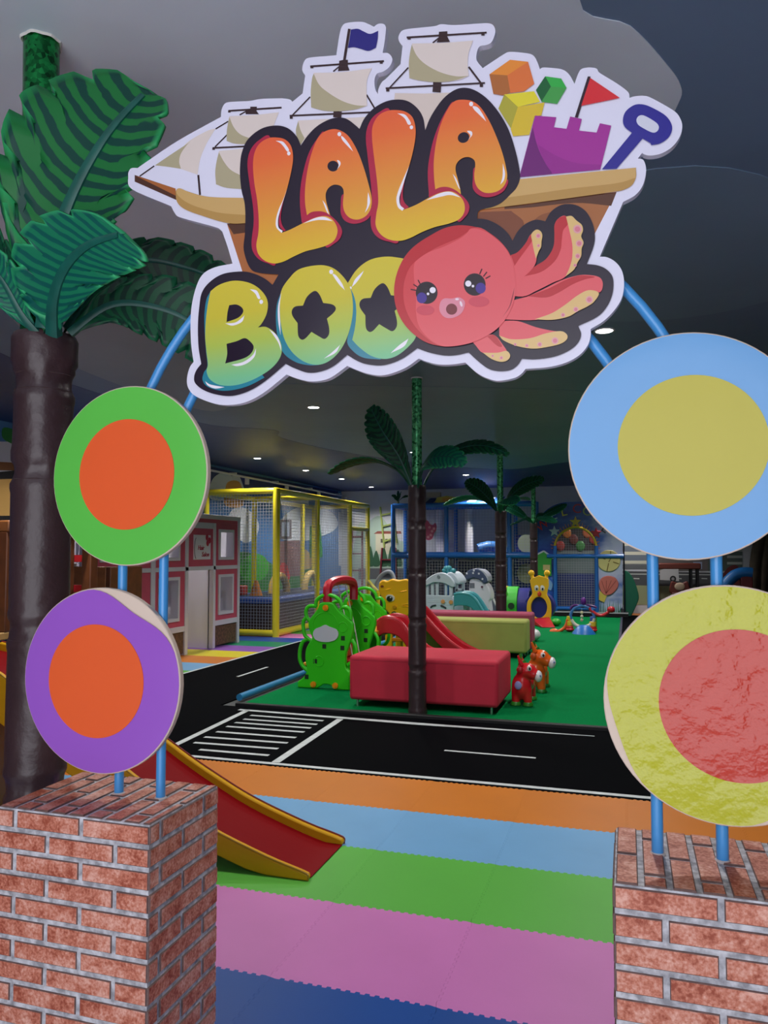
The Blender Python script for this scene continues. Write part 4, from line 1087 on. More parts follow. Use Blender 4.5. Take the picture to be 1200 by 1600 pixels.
# ================================================================== PINK PLAY HOUSE
PINKW, WHT = M((198,78,102), 0.5, var=0.12), M((206,202,212), 0.5)
BRK = M((112,78,54), 0.7, var=0.8, vscale=26, c2=(58,40,28))
ho = thing('play_house', 'pink and white play house facade with open doorway', 'playhouse', (-6.15, 9.6, 0))
HX = -6.10
def hb(name, y0, y1, z0, z1, mat, d0=0.0, d1=0.0, bevel=0.004):
    return obj(name, MB().box(HX-.06-d0, HX+d1, y0, y1, z0, z1), mat, ho, bevel=bevel)
def facade(yl, yr):
    """one pink bay with two framed windows, a white band between and a brick base"""
    w0, w1 = yl + 0.13*(yr-yl), yr - 0.2*(yr-yl)
    for z0, z1 in ((0.42, 1.21), (1.26, 1.93)):
        a, b = (0.50, 1.13) if z0 < 1 else (1.36, 1.84)
        m = MB().box(HX-.06, HX, yl, w0, z0, z1).box(HX-.06, HX, w1, yr, z0, z1).box(HX-.06, HX, w0, w1, z0, a).box(HX-.06, HX, w0, w1, b, z1)
        obj('pink_panel', m, PINKW, ho)
        f = 0.045
        fr = MB().box(HX-.10, HX+.02, w0, w0+f, a, b).box(HX-.10, HX+.02, w1-f, w1, a, b).box(HX-.10, HX+.02, w0+f, w1-f, a, a+f).box(HX-.10, HX+.02, w0+f, w1-f, b-f, b)
        wf = obj('window_frame', fr, WHT, ho)
        obj('reveal', MB().box(HX-.34, HX-.30, w0, w1, a, b), M((176,178,190), 0.5), wf)
        obj('reveal', MB().box(HX-.30, HX-.10, w1-.02, w1, a, b), WHT, wf)
        obj('reveal', MB().box(HX-.30, HX-.10, w0, w1, a-.02, a), WHT, wf)
    hb('brick_base', yl, yr, 0.03, 0.34, BRK, 0, -.01)
    hb('band', yl, yr, 0.34, 0.42, WHT, 0, .012); hb('band', yl, yr, 1.21, 1.27, WHT, 0, .012)
facade(10.62, 11.33); facade(9.02, 9.76); facade(7.70, 8.92)
hb('top_panel', 7.60, 11.36, 1.93, 1.99, PINKW); hb('cap', 7.60, 11.40, 1.99, 2.06, WHT, 0, .02)
hb('corner_strip', 11.33, 11.40, 0.0, 1.99, WHT, 0, .014)
hb('door_post', 9.76, 9.84, 0.0, 1.93, WHT, 0.02, .014); hb('door_post', 10.55, 10.62, 0.0, 1.93, WHT, 0.02, .014)
hb('post', 8.92, 9.02, 0.0, 1.93, WHT, 0.02, .014); hb('post', 7.60, 7.70, 0.0, 1.93, WHT, 0.02, .014)
hb('lintel', 9.76, 10.62, 1.21, 1.27, WHT, 0, .014)
hb('gable_panel', 9.84, 10.55, 1.27, 1.84, PINKW); hb('gable_band', 9.84, 10.55, 1.84, 1.93, WHT, 0, .012)
obj('door_reveal', MB().box(HX-.62, HX-.06, 10.55, 10.60, 0.0, 1.24), WHT, ho)
obj('inner_wall', MB().box(HX-.80, HX-.76, 7.6, 11.38, 0.0, 1.99), M((196,190,206), 0.5), ho)
obj('inner_side', MB().box(HX-.78, HX-.06, 11.34, 11.38, 0.0, 1.99), WHT, ho)
sg = hb('house_sign', 9.98, 10.46, 1.37, 1.74, M((222,218,226), 0.5), 0, .012)
BOWC = M((176,36,66), 0.5)
def text(name, body, size, loc, rot, mat, parent, ext=0.004, shear=0.0):
    cu = bpy.data.curves.new(name, 'FONT'); cu.body = body; cu.size = size; cu.extrude = ext; cu.shear = shear
    cu.align_x = 'CENTER'; cu.align_y = 'CENTER'; cu.resolution_u = 3
    o = bpy.data.objects.new(name, cu); COL.objects.link(o)
    dg = bpy.context.evaluated_depsgraph_get(); dg.update()
    me = bpy.data.meshes.new_from_object(o.evaluated_get(dg))
    bpy.data.objects.remove(o)
    me.materials.clear(); me.materials.append(mat)
    o = bpy.data.objects.new(name, me); COL.objects.link(o)
    o.parent = parent; o.location = Vector(loc) - ORIG[parent.name]; o.rotation_euler = rot
    ORIG[o.name] = Vector(loc)
    return o
text('script_letters', 'Hair', 0.10, (HX+.016, 10.17, 1.545), (PI/2, 0, PI/2), BOWC, sg, 0.003, 0.25)
text('script_letters', 'Salon', 0.10, (HX+.016, 10.30, 1.445), (PI/2, 0, PI/2), BOWC, sg, 0.003, 0.25)
m_ = MB()
for dy, dz in ((-.045, .045), (.045, .0), (-.02, -.04)):
    m_.ell((HX+.018, 10.375+dy*.8, 1.66+dz), (0.008, 0.04, 0.05), 12, 6)
obj('bow', m_, BOWC, sg, smooth=True)
obj('outline_drawing', MB().tube([(HX+.015, 10.05+.06*math.cos(a), 1.54+.16*math.sin(a)) for a in [PI*0.6+i*0.12 for i in range(22)]], 0.005, 6), M((110,110,126), 0.5), sg)
# a printed doll house panel with a red flower, left of the door
pn = hb('flower_panel', 9.10, 9.30, 0.55, 1.12, M((206,206,212), 0.5), 0, .03)
m_ = MB()
for k in range(5):
    m_.ell((HX+.033, 9.17+.05*math.cos(k*1.257), 0.80+.06*math.sin(k*1.257)), (0.006,.03,.035), 10, 5)
obj('red_flower', m_, M((190,30,40), 0.5), pn, smooth=True)

# ================================================================== YELLOW TRAMPOLINE CAGE
YP = M((222,204,40), 0.3, coat=0.3)
def net(parent, o, u, v, pitch, r, mat, name='netting'):
    """rope netting: square-section cords from o along u and v"""
    o, u, v = Vector(o), Vector(u), Vector(v); m = MB()
    nu, nv = int(u.length/pitch), int(v.length/pitch); n = u.cross(v).normalized()
    for k in range(nu+1):
        a = o + u*(k/nu); m.bar(a, a+v, r, r, n)
    for k in range(nv+1):
        a = o + v*(k/nv) + n*r*0.5; m.bar(a, a+u, r, r, n)
    x = obj(name, m, mat, parent, recalc=False); x['kind'] = 'stuff'
    return x
ROPE = M((164,166,174), 0.8)
cg = thing('trampoline_cage', 'yellow pipe cage with white netting around a trampoline', 'cage', (-6.5, 14.8, 0))
CX, CY0, CY1, CT = -5.86, 12.30, 17.30, 2.56
def pipe(name, a, b, r, mat, parent): return obj(name, MB().cyl(a, b, r, n=14), mat, parent, smooth=True)
pipe('post', (CX,CY0,0), (CX,CY0,CT+.04), 0.062, YP, cg)
for y in (14.17, 16.05): pipe('post', (CX,y,0), (CX,y,CT), 0.05, YP, cg)
pipe('post', (CX,CY1,0), (CX,CY1,CT), 0.05, YP, cg)
for x, y in ((-7.25,CY0),(-7.25,14.17),(-7.25,CY1),(-7.0,16.05)): pipe('post', (x,y,0), (x,y,CT), 0.05, YP, cg)
pipe('top_rail', (-7.30,CY0,CT), (CX,CY0,CT), 0.055, YP, cg); pipe('top_rail', (CX,CY0,CT), (CX,CY1,CT), 0.055, YP, cg)
pipe('top_rail', (-7.25,CY0,CT), (-7.25,CY1,CT), 0.05, YP, cg); pipe('top_rail', (-7.25,CY1,CT), (CX,CY1,CT), 0.05, YP, cg)
pipe('top_rail', (-7.25,14.17,CT), (CX,14.17,CT), 0.05, YP, cg)
pipe('middle_rail', (CX,16.05,2.0), (CX,CY1,2.0), 0.045, YP, cg)
pipe('bottom_rail', (-7.30,CY0,.06), (CX,CY0,.06), 0.06, YP, cg); pipe('bottom_rail', (CX,CY0,.06), (CX,16.0,.06), 0.06, YP, cg)
net(cg, (-7.25,CY0,.1), (1.36,0,0), (0,0,2.42), 0.055, 0.0055, ROPE)
net(cg, (CX,CY0+.05,.1), (0,3.7,0), (0,0,2.42), 0.055, 0.0055, ROPE)
net(cg, (CX,16.1,.1), (0,1.15,0), (0,0,2.42), 0.06, 0.0055, ROPE)
tr = thing('trampoline', 'trampoline bed with blue pad and brown skirt inside the cage', 'trampoline', (-6.6, 14.6, 0))
obj('skirt', MB().box(-7.22, -5.96, 12.42, 17.1, 0.02, 0.56), M((66,46,38), 0.8, var=0.4, vscale=30), tr, bevel=0.02)
obj('edge_pad', MB().box(-7.24, -5.94, 12.40, 17.12, 0.56, 0.66), M((40,80,160), 0.4), tr, bevel=0.03)
obj('mat', MB().box(-7.0, -6.2, 12.8, 16.7, 0.66, 0.67), M((28,34,60), 0.6), tr)
for k, (y, c) in enumerate(((13.9,(214,176,90)), (15.5,(214,180,96)))):
    tag(obj('foam_arch', MB().tube([(-6.55, y-.35*math.cos(a*PI/14), .67+.34*math.sin(a*PI/14)) for a in range(15)], 0.075, 10), M(c, 0.5), smooth=True, loc=(-6.55,y,.67)),
        ('pale yellow foam arch on the trampoline, nearer the front' if k == 0 else 'pale yellow foam arch on the trampoline, farther back'), 'foam arch', 'foam arches on the trampoline')
tag(obj('red_block', MB().box(-7.1,-6.85,12.9,13.15,.67,.85), M((180,60,50),.5), bevel=.02, loc=(-7,13,.67)), 'small red foam block inside the near end of the cage', 'foam block')
tag(obj('orange_cone', MB().cyl((-6.6,13.0,.67),(-6.6,13.0,.95),.12,.03,16), M((214,130,50),.5), smooth=True, loc=(-6.6,13.0,.67)), 'small orange foam cone inside the near end of the cage', 'foam cone')
rs = thing('ramp_rail', 'yellow sloping pipe rail with two posts, in front of the back ladder', 'rail', (-5.4, 16.6, 0))
pipe('rail_pipe', (-5.80,17.2,0.78), (-5.05,15.6,0.62), 0.04, YP, rs); pipe('post', (-5.05,15.6,0), (-5.05,15.6,.62), 0.04, YP, rs); pipe('post', (-5.80,17.2,0), (-5.80,17.2,.78), 0.04, YP, rs)
# ================================================================== BENCHES
def bench(label, x0, x1, y0, y1, z0, z1, col, group='fabric benches on the carpet'):
    t = thing('bench', label, 'bench', ((x0+x1)/2, (y0+y1)/2, 0.012), group)
    fab = M(col, 0.75, var=0.12, vscale=5, bump=(420, 0.25, 0.003))
    obj('upholstered_body', MB().box(x0, x1, y0, y1, z0, z1), fab, t, bevel=0.035, segs=4)
    nx = 3
    for i in range(nx):
        x = x0 + 0.07 + (x1-x0-0.14)*i/(nx-1)
        for y in (y0+.05, y1-.07):
            obj('leg', MB().cyl((x, y, 0.012), (x, y, z0+.005), 0.012, n=10), M((200,200,206), 0.25, metal=0.9), t, smooth=True)
    obj('seam', MB().box(x0+.03, x1-.03, y0-.001, y0+.002, z1-.045, z1-.042), M([c*.75 for c in col], 0.8), t)
    return t
bench('red fabric bench in front, beside the first small palm', -2.56, -1.125, 7.0, 7.82, 0.075, 0.50, (188,30,58))
bench('lime green fabric bench behind the red bench', -2.80, -1.33, 10.74, 11.16, 0.085, 0.535, (160,166,84))
bench('dusty pink fabric bench standing right behind the lime bench', -2.95, -1.31, 11.18, 11.6, 0.085, 0.60, (160,62,92))
tag(obj('rocking_toy', MB().ell((-1.50, 12.95, .115), (.13,.18,.10), 14, 8), M((206,208,210), .4), smooth=True, loc=(-1.5,12.95,0)), 'small white rounded toy just behind the pink bench end', 'toy')

# ================================================================== GREEN BEAR CLIMBER WITH SWING AND SLIDE
GRN = M((56,204,24), 0.38, bump=(5,0.06,0.02)); OBOLT = M((240,150,20), 0.35); DHOLE = M((14,40,12), 0.7)
REDP = M((188,24,44), 0.35, bump=(4,0.05,0.02))
bc = thing('bear_climber', 'bright green bear shaped climbing set with red swing beam and slide', 'climbing set', (-3.1, 8.2, 0.012))
BY = 7.78
def bpx(pts, Y=BY):
    out = []
    for p in pts:
        q = onY(460+p[0]/6, 900+p[1]/6, Y); out.append((q.x, q.z) + tuple(p[2:]))
    return out
body = [(p[0], max(p[1], .013)) + tuple(p[2:]) for p in bpx([(28,1082,1),(28,990,1),(75,955),(112,890),(100,780),(105,690),(140,620),(165,585),(135,500),(130,430),(160,380),(215,310),(240,255),(300,245),(360,255),(395,300),(440,350),(500,400),(540,440),(548,500),(530,590),(500,680),(482,740),(480,850),(515,905,1),(515,1096,1),(405,1095,1),(380,1068),(350,1035),(310,1018),(270,1018),(235,1040),(200,1085,1)])]
handles = [[(190,290),(200,230),(250,190),(310,180),(370,195),(420,240),(440,300)], [(195,285),(130,285),(100,325),(105,385),(140,430)], [(105,385),(75,430),(75,500),(92,565),(150,610)], [(125,590),(70,620),(42,700),(42,790),(70,850),(112,890)], [(430,300),(480,295),(515,335),(520,410)], [(530,600),(563,660),(570,720),(550,790),(490,840)]]
holes = [(455,583),(280,660),(450,675),(195,800),(115,945)]
bolts = [(295,298),(180,1045),(385,1058)]
def bear_panel(dx, dy, front):
    bo = [(p[0]+dx, p[1]) + tuple(p[2:]) for p in body]
    o = obj('bear_panel', MB().prism(spline(bo, 4), 'y', BY+dy, BY+dy+.06), GRN, bc, bevel=0.012)
    for h in handles:
        pts = [Vector((x+dx, BY+dy+.03, z)) for x, z in bpx(h)]
        obj('handle', MB().tube(spline3(pts, 5), 0.021, 10), GRN, o, smooth=True)
    for x, z in bpx(bolts):
        z = max(z, .058)
        obj('bolt', MB().cyl((x+dx, BY+dy+.002, z), (x+dx, BY+dy-.02, z), 0.032, n=16).cyl((x+dx, BY+dy-.02, z), (x+dx, BY+dy-.03, z), 0.018, n=12), OBOLT, o, smooth=True)
    for x, z in bpx(holes):
        obj('hand_hole', MB().box(x+dx-.022, x+dx+.022, BY+dy-.002, BY+dy+.01, z-.024, z+.024), DHOLE, o)
    for (cx_, cz_, r) in ((455,480,46), (290,470,130), (230,800,48)):
        x, z = bpx([(cx_, cz_)])[0]
        pts = [(x+dx+r/6*.0068*math.cos(a*PI/14), BY+dy, z+r/6*.0068*math.sin(a*PI/14)) for a in range(28)]
        obj('relief_ring', MB().tube(pts, 0.006, 6, closed=True), GRN, o, smooth=True)
    if front:
        m = bpx([(178,545),(195,500),(250,475),(290,458),(330,475),(395,500),(415,545),(395,590),(350,612),(295,618),(235,610),(195,588)])
        obj('muzzle_plate', MB().prism(spline(m, 4), 'y', BY+dy, BY+dy-.012), M((206,208,222), 0.45), o)
    return o
bear_panel(0, 0, True)
d2 = onY(586,960,8.55).x - onY(551,960,BY).x
d3 = onY(603,955,9.40).x - onY(551,960,BY).x
bear_panel(d2, 0.77, False)
bear_panel(d3, 1.62, False)
# red swing beam from the first panel to the second
b1 = onY(513,942,7.86); b2 = onY(549,944,8.5)
A_ = Vector((b1.x, 7.84, 0.93)); B_ = Vector((b2.x+.02, 8.52, 0.93))
pts = [A_, A_+Vector((0,0,.16)), A_.lerp(B_,.14)+Vector((0,0,.22)), A_.lerp(B_,.5)+Vector((0,0,.24)), A_.lerp(B_,.86)+Vector((0,0,.22)), B_+Vector((0,0,.16)), B_]
obj('swing_beam', MB().tube(spline3(pts, 6), 0.052, 8), REDP, bc, smooth=True)
mid = A_.lerp(B_, .5)
for s in (-.14, .14):
    c = A_.lerp(B_, .5+s)
    obj('swing_rope', MB().tube([c+Vector((0,0,.21)), c+Vector((.12,-.02,-.25)), c+Vector((.20,-.04,-.62))], 0.007, 6), M((210,206,206), 0.7), bc)
sc_ = mid + Vector((.22,-.04,-.62))
obj('swing_seat', MB().box(sc_.x-.16, sc_.x+.16, sc_.y-.17, sc_.y+.17, sc_.z-.05, sc_.z).box(sc_.x-.16, sc_.x-.12, sc_.y-.17, sc_.y+.17, sc_.z, sc_.z+.22), REDP, bc, bevel=0.03)
obj('platform', MB().box(-3.40, -2.84, 8.68, 9.34, 0.50, 0.55), M((224,150,30), 0.4), bc, bevel=0.01)
for k in range(3):
    obj('step', MB().box(-3.76+.1*k, -3.60+.1*k, 8.66, 9.34, 0.11+.14*k, 0.15+.14*k), M((224,150,30), 0.4), bc, bevel=0.01)
def toy_slide(parent, pxs, Y0, Y1, h, mat, name='slide'):
    top = [(onY(x, y, Y0).x, onY(x, y, Y0).z) for x, y in pxs]
    top = spline(top, 6, closed=False)
    top = [(x, max(z, 0.045)) for x, z in top]
    bot = [(x, max(z-h, 0.013)) for x, z in reversed(top)]
    bed = [(x, max(z-h*.45, 0.03)) for x, z in top]
    w = 0.05
    m = MB().prism(top + bot, 'y', Y0, Y0+w).prism(top + bot, 'y', Y1-w, Y1).prism(bed + bot, 'y', Y0+w, Y1-w)
    o = obj(name, m, mat, parent, bevel=0.014)
    for y in (Y0+.025, Y1-.025):
        obj('lip', MB().tube([(x, y, z) for x, z in top], 0.026, 8), mat, o, smooth=True)
    return o
toy_slide(bc, [(588,972),(602,965),(622,970),(638,990),(650,1012),(668,1023),(690,1028)], 8.80, 9.22, 0.19, REDP)

# ================================================================== YELLOW LION CLIMBER
YLP = M((244,180,16), 0.38, bump=(5,0.06,0.02))
ln = thing('lion_climber', 'yellow lion faced toddler climber with a red slide behind the bear set', 'climbing set', (-2.9, 10.2, 0.012))
LY = 10.2
def lpx(pts, Y=LY):
    return [(onY(460+p[0]/6, 900+p[1]/6, Y).x, onY(460+p[0]/6, 900+p[1]/6, Y).z) + tuple(p[2:]) for p in pts]
lo = lpx([(795,60),(830,38),(870,46),(915,26),(975,38),(1040,28),(1085,48),(1120,60),(1150,110),(1150,200),(1130,290),(1080,360),(1000,418),(955,400),(905,370),(865,330),(832,280),(825,220),(800,170),(788,110)])
lion = obj('lion_face', MB().prism(spline(lo, 4), 'y', LY, LY+.07), YLP, ln, bevel=0.02)
def onface(name, cx_, cy_, rx, ry, col, d, n=20, a=0):
    pts = lpx(ellipse(cx_, cy_, rx, ry, n, a))
    return obj(name, MB().prism(pts, 'y', LY, LY-d), M(col, 0.4), lion)
onface('eye', 900,205,42,32,(226,222,220),.010, a=.3); onface('pupil', 895,213,28,27,(20,16,16),.016); onface('eye_glint', 905,200,7,7,(230,230,230),.02)
onface('eye', 1105,195,34,30,(226,222,220),.010); onface('pupil', 1105,203,24,25,(20,16,16),.016)
onface('nose', 940,292,18,14,(206,140,20),.02); onface('bolt', 935,357,27,27,(96,100,46),.012); onface('bolt_cap', 935,357,16,16,(190,184,120),.02); onface('ear_mark', 823,97,15,11,(140,70,20),.008)
for a in ((860,130),(900,120)),((990,150),(1050,140)),((1010,270),(1075,262)),((1010,285),(1075,290)):
    p = [Vector((q[0], LY-.002, q[1])) for q in lpx(a)]
    obj('relief_line', MB().tube(p, 0.007, 6), YLP, lion)
for x in (-3.16, -2.90):
    obj('leg', MB().box(x-.05, x+.05, LY+.02, LY+.10, 0.012, 0.62), YLP, ln, bevel=0.015)
    obj('leg', MB().box(x-.05, x+.05, LY+.52, LY+.60, 0.012, 0.62), YLP, ln, bevel=0.015)
obj('platform', MB().box(-3.2, -2.86, LY+.06, LY+.6, 0.50, 0.56), M((54,160,44),.4), ln, bevel=.012)
for k in range(3):
    obj('rung', MB().box(-3.14, -2.92, LY+.03, LY+.07, .12+.13*k, .17+.13*k), M((224,120,24) if k % 2 else (54,160,44), .4), ln, bevel=.01)
toy_slide(ln, [(634,952),(648,950),(662,962),(680,982),(700,1001),(722,1016),(748,1028)], 10.26, 10.72, 0.17, REDP)

# ================================================================== BOUNCY DONKEYS
def donkey(label, x, y, col, hoof, spot, s=1.0, turn=0.0):
    t = thing('hopper_toy', label, 'bouncy toy', (x, y, 0.012), 'inflatable hopper animals')
    R = Matrix.Rotation(turn, 3, 'Z')
    P = lambda a, b, c: Vector((x, y, 0.012)) + R @ Vector((a*s, b*s, c*s))
    # heading along -y with the head turned to +x
    m = MB()
    m.ell(P(0,.17,.17), (.095*s,.17*s,.095*s), 18, 12)
    m.ell(P(0,.0,.17), (.09*s,.09*s,.12*s), 18, 12)
    for a, b in ((-.045,-.02),(.05,-.02),(-.05,.27),(.05,.27)):
        m.cyl(P(a,b,.15), P(a*1.15,b*1.05,.02), .046*s, .036*s, 14)
    m.cyl(P(0,.0,.22), P(.03,-.01,.30), .066*s, .06*s, 16)
    m.ell(P(.045,-.02,.315), (.088*s,.07*s,.068*s), 18, 12)
    m.cyl(P(.06,-.02,.305), P(.135,-.025,.275), .058*s, .05*s, 16)
    o = obj('body', m, M(col, 0.25, coat=0.4), t, smooth=True)
    rm = o.modifiers.new('blend', 'REMESH'); rm.mode = 'VOXEL'; rm.voxel_size = 0.009*s; rm.use_smooth_shade = True
    sm = o.modifiers.new('soft', 'SMOOTH'); sm.factor = 0.6; sm.iterations = 8
    obj('muzzle', MB().ell(P(.15,-.027,.268), (.036*s,.050*s,.052*s), 16, 10), M((222,222,228), 0.3, coat=.3), t, smooth=True)
    obj('nostril', MB().ell(P(.172,-.065,.278), (.008*s,.008*s,.008*s), 10, 6), M((90,110,170), .4), t)
    e = obj('eye', MB().ell(P(.078,-.083,.342), (.020*s,.009*s,.024*s), 14, 8), M((228,222,222), .3), t, smooth=True)
    obj('pupil', MB().ell(P(.083,-.090,.340), (.010*s,.006*s,.014*s), 12, 6), M((16,12,14), .3), e, smooth=True)
    for k in (-1, 1):
        obj('ear', MB().cyl(P(.01,-.02+k*.045,.365), P(-.02,-.02+k*.065,.45), .022*s, .008*s, 12), M(col, .25), t, smooth=True)
        obj('horn_handle', MB().cyl(P(-.005,-.01+k*.025,.37), P(-.01,-.01+k*.03,.455), .013*s, .010*s, 10), M(hoof, .35), t, smooth=True)
    obj('cheek', MB().ell(P(-.005,-.082,.325), (.03*s,.012*s,.03*s), 12, 8), M([c*.8 for c in col], .3), t, smooth=True)
    for a, b in ((-.045,-.02),(.05,-.02),(-.05,.27),(.05,.27)):
        obj('hoof', MB().lathe([(.02*s,0),(.046*s,.006),(.047*s,.022),(.036*s,.04)], P(a*1.15,b*1.05,0), 14), M(hoof, .35), t, smooth=True)
    obj('spot', MB().ell(P(-.02,-.093,.19), (.032*s,.012*s,.038*s), 14, 8), M(spot, .35), t, smooth=True)
    obj('mane', MB().tube([P(.03,.0,.385), P(-.02,.04,.37), P(-.03,.07,.31), P(-.01,.09,.26)], .016*s, 8), M(hoof, .4), t, smooth=True)
    return t
donkey('red inflatable donkey with blue spot and white muzzle, beside the red bench', -0.985, 7.55, (206,30,40), (50,132,40), (150,150,214), 1.08)
donkey('orange inflatable donkey with white muzzle, behind the red donkey', -0.94, 8.30, (226,96,28), (30,110,40), (240,150,60), 1.18)

# ================================================================== WHITE TODDLER HOUSES WITH TEAL SLIDE
WP = M((204,216,228), 0.4, bump=(5,0.05,0.02)); TQ = M((62,150,160), 0.38, bump=(5,0.05,0.02)); NAVY = M((62,74,104), 0.4)
def wpx(pts, Y):
    return [(onY(650+p[0]/8.571, 870+p[1]/8.571, Y).x, onY(650+p[0]/8.571, 870+p[1]/8.571, Y).z) + tuple(p[2:]) for p in pts]
wh = thing('toddler_house', 'white toddler play house with arched roof and teal slide', 'playhouse', (-3.2, 14.2, 0.012))
WY = 14.0
base_z = 0.012
lower = wpx([(130,515,1),(475,520,1),(480,545),(515,585),(522,625),(505,665),(500,720,1)], WY) ; zb = [(lower[-1][0], base_z, 1), (lower[0][0], base_z, 1)]
wl = obj('front_wall', MB().prism(spline(lower + zb, 4), 'y', WY, WY+.07), WP, wh, bevel=.015)
roof = wpx([(118,400,1),(122,330),(180,272),(260,228),(340,212),(410,232),(470,280),(512,345),(514,395),(486,408,1),(455,392),(400,362),(330,345),(240,345),(170,375)], WY)
obj('arched_roof', MB().prism(spline(roof, 4), 'y', WY-.03, WY+.08), WP, wh, bevel=.015)
for a, b in ((128,165),(196,236),(262,300),(382,415),(442,486)):
    p = wpx([(a,390),(b,390),(b,520),(a,520)], WY)
    obj('pillar', MB().box(min(p[0][0],p[1][0]), max(p[0][0],p[1][0]), WY+.005, WY+.06, p[2][1]-.01, p[0][1]+.06), WP, wh, bevel=.008)
for y in (545, 575, 605, 635):
    p = wpx([(150,y),(460,y)], WY)
    obj('board_groove', MB().box(p[0][0], p[1][0], WY-.004, WY+.004, p[0][1]-.008, p[0][1]), WP, wl)
def wdot(name, x, y, r, col, parent, Y=WY):
    (a, z), = wpx([(x, y)], Y)
    return obj(name, MB().cyl((a, Y+.004, z), (a, Y-.02, z), r, n=16), M(col, .4), parent, smooth=True)
for x, y in ((362,600),(470,608),(275,742)): wdot('bolt', x, y, .038, (226,160,96), wl)
wdot('badge', 303, 265, .028, (130,140,150), wh, WY-.03)
for a, b, c in (((195,680),(225,655),(268,648)), ((330,652),(370,668),(405,690))):
    pts = [Vector((q[0], WY-.004, q[1])) for q in wpx((a,b,c), WY)]
    obj('brow_slot', MB().tube(spline3(pts, 4), .016, 8), M((40,46,58),.6), wl, smooth=True)
p = wpx([(372,735),(398,735),(398,762),(372,762)], WY); obj('square_hole', MB().box(p[0][0], p[1][0], WY-.003, WY+.01, p[2][1], p[0][1]), M((30,34,44),.6), wl)
obj('side_wall', MB().box(-2.90, -2.84, WY+.07, WY+.75, .012, .62), WP, wh, bevel=.012)
obj('back_wall', MB().box(-3.60, -2.86, WY+.72, WY+.78, .012, .62), WP, wh, bevel=.012)
# the rear roof and its posts
rr = wpx([(500,215,1),(540,196),(590,210),(640,265),(668,325),(655,350),(620,340),(575,300),(530,270,1)], WY+.72)
obj('rear_roof', MB().prism(spline(rr, 4), 'y', WY+.10, WY+.80), WP, wh, bevel=.02)
for a in (545, 632):
    (x, z), = wpx([(a, 330)], WY+.72)
    obj('pillar', MB().box(x-.025, x+.025, WY+.70, WY+.76, .58, z+.04), WP, wh, bevel=.008)
p = wpx([(520,440),(650,440)], WY+.72); obj('rear_rail', MB().box(p[0][0], p[1][0], WY+.70, WY+.76, p[0][1]-.04, p[0][1]+.02), WP, wh, bevel=.01)
m_ = MB(); (cx_, cz_), = wpx([(440,188)], WY+.2)
for a, b in ((-.075,.0),(.08,.0),(0,.05),(0,-.03),(-.045,.045),(.05,-.035)):
    m_.ell((cx_+a, WY+.2, cz_+b), (.06,.05,.05), 12, 8)
obj('clover', m_, TQ, wh, smooth=True)
ts = wpx([(505,505),(560,492),(640,492),(720,512),(790,570),(850,660),(905,750),(960,830)], WY-.05)
tp = spline([(q[0], q[1]) for q in ts], 5, closed=False)
tp = [(x, max(z, .04)) for x, z in tp]
bt = [(x, max(z-.22, .013)) for x, z in reversed(tp)]
m_ = MB().prism(tp+bt, 'y', WY-.05, WY-.0).prism(tp+bt, 'y', WY+.36, WY+.41).prism([(x, max(z-.10,.02)) for x, z in tp]+bt, 'y', WY, WY+.36)
s_ = obj('slide', m_, TQ, wh, bevel=.012)
for y in (WY-.03, WY+.39): obj('lip', MB().tube([(x, y, z) for x, z in tp], .028, 8), TQ, s_, smooth=True)
obj('slide_foot', MB().box(-2.68, -2.38, WY+.05, WY+.30, .012, .34), M((150,160,172),.45), wh, bevel=.02)

rk = thing('rocket_climber', 'white rocket shaped toddler climber with navy star band', 'climbing set', (-2.5, 14.9, 0.012))
KY = 14.98
rb = wpx([(720,310),(780,290),(850,300),(920,345),(970,400),(1000,480),(1003,560),(985,600),(1000,700),(1000,800,1),(700,800,1),(705,500)], KY)
rb = [(q[0], q[1]) + tuple(q[2:]) for q in rb]
kk = obj('body', MB().prism(spline(rb, 4), 'y', KY, KY+.4), M((206,206,216),.42), rk, bevel=.03)
lo_ = min(p[1] for p in rb)
obj('foot', MB().box(-2.80, -2.28, KY+.02, KY+.38, .012, lo_+.02), M((206,206,216),.42), rk, bevel=.02)
band = wpx([(655,290,1),(670,220),(720,175),(790,158),(850,172),(910,220),(955,290),(960,345,1),(905,362,1),(870,320),(820,295),(770,285),(720,300),(672,312,1)], KY)
bn = obj('star_band', MB().prism(spline(band, 4), 'y', KY-.03, KY+.42), NAVY, rk, bevel=.02)
cap = wpx([(830,168,1),(880,175),(930,215),(965,270),(970,320,1),(955,330,1),(920,240),(880,195)], KY)
obj('nose_cap', MB().prism(spline(cap, 4), 'y', KY-.02, KY+.44), M((176,180,192),.4), rk, bevel=.01)
def star_poly(cx, cz, r, r2=.42, a0=PI/2, n=5):
    return [(cx + (r if k % 2 == 0 else r*r2)*math.cos(a0+k*PI/n), cz + (r if k % 2 == 0 else r*r2)*math.sin(a0+k*PI/n)) for k in range(2*n)]
for x, y in ((680,222),(765,218),(842,226),(890,298),(775,183)):
    (a, z), = wpx([(x, y)], KY-.03); obj('star', MB().prism(star_poly(a, z, .028), 'y', KY-.03, KY-.038), M((214,216,224),.4), bn)
for x, y, c in ((885,403,(96,60,80)),(885,650,(226,160,80)),(820,545,(70,76,86)),(925,690,(70,76,86)),(950,745,(60,66,76)),(915,725,(60,66,76)),(975,720,(60,66,76))):
    wdot('print_mark', x, y, .022, c, kk, KY)
m_ = MB()
for k in range(5):
    p = wpx([(722+14*k,350),(722+14*k,420)], KY); m_.box(p[0][0]-.008, p[0][0]+.008, KY-.006, KY+.004, p[1][1], p[0][1])
lt = obj('slot_lines', m_, M((90,96,108),.5), kk); 
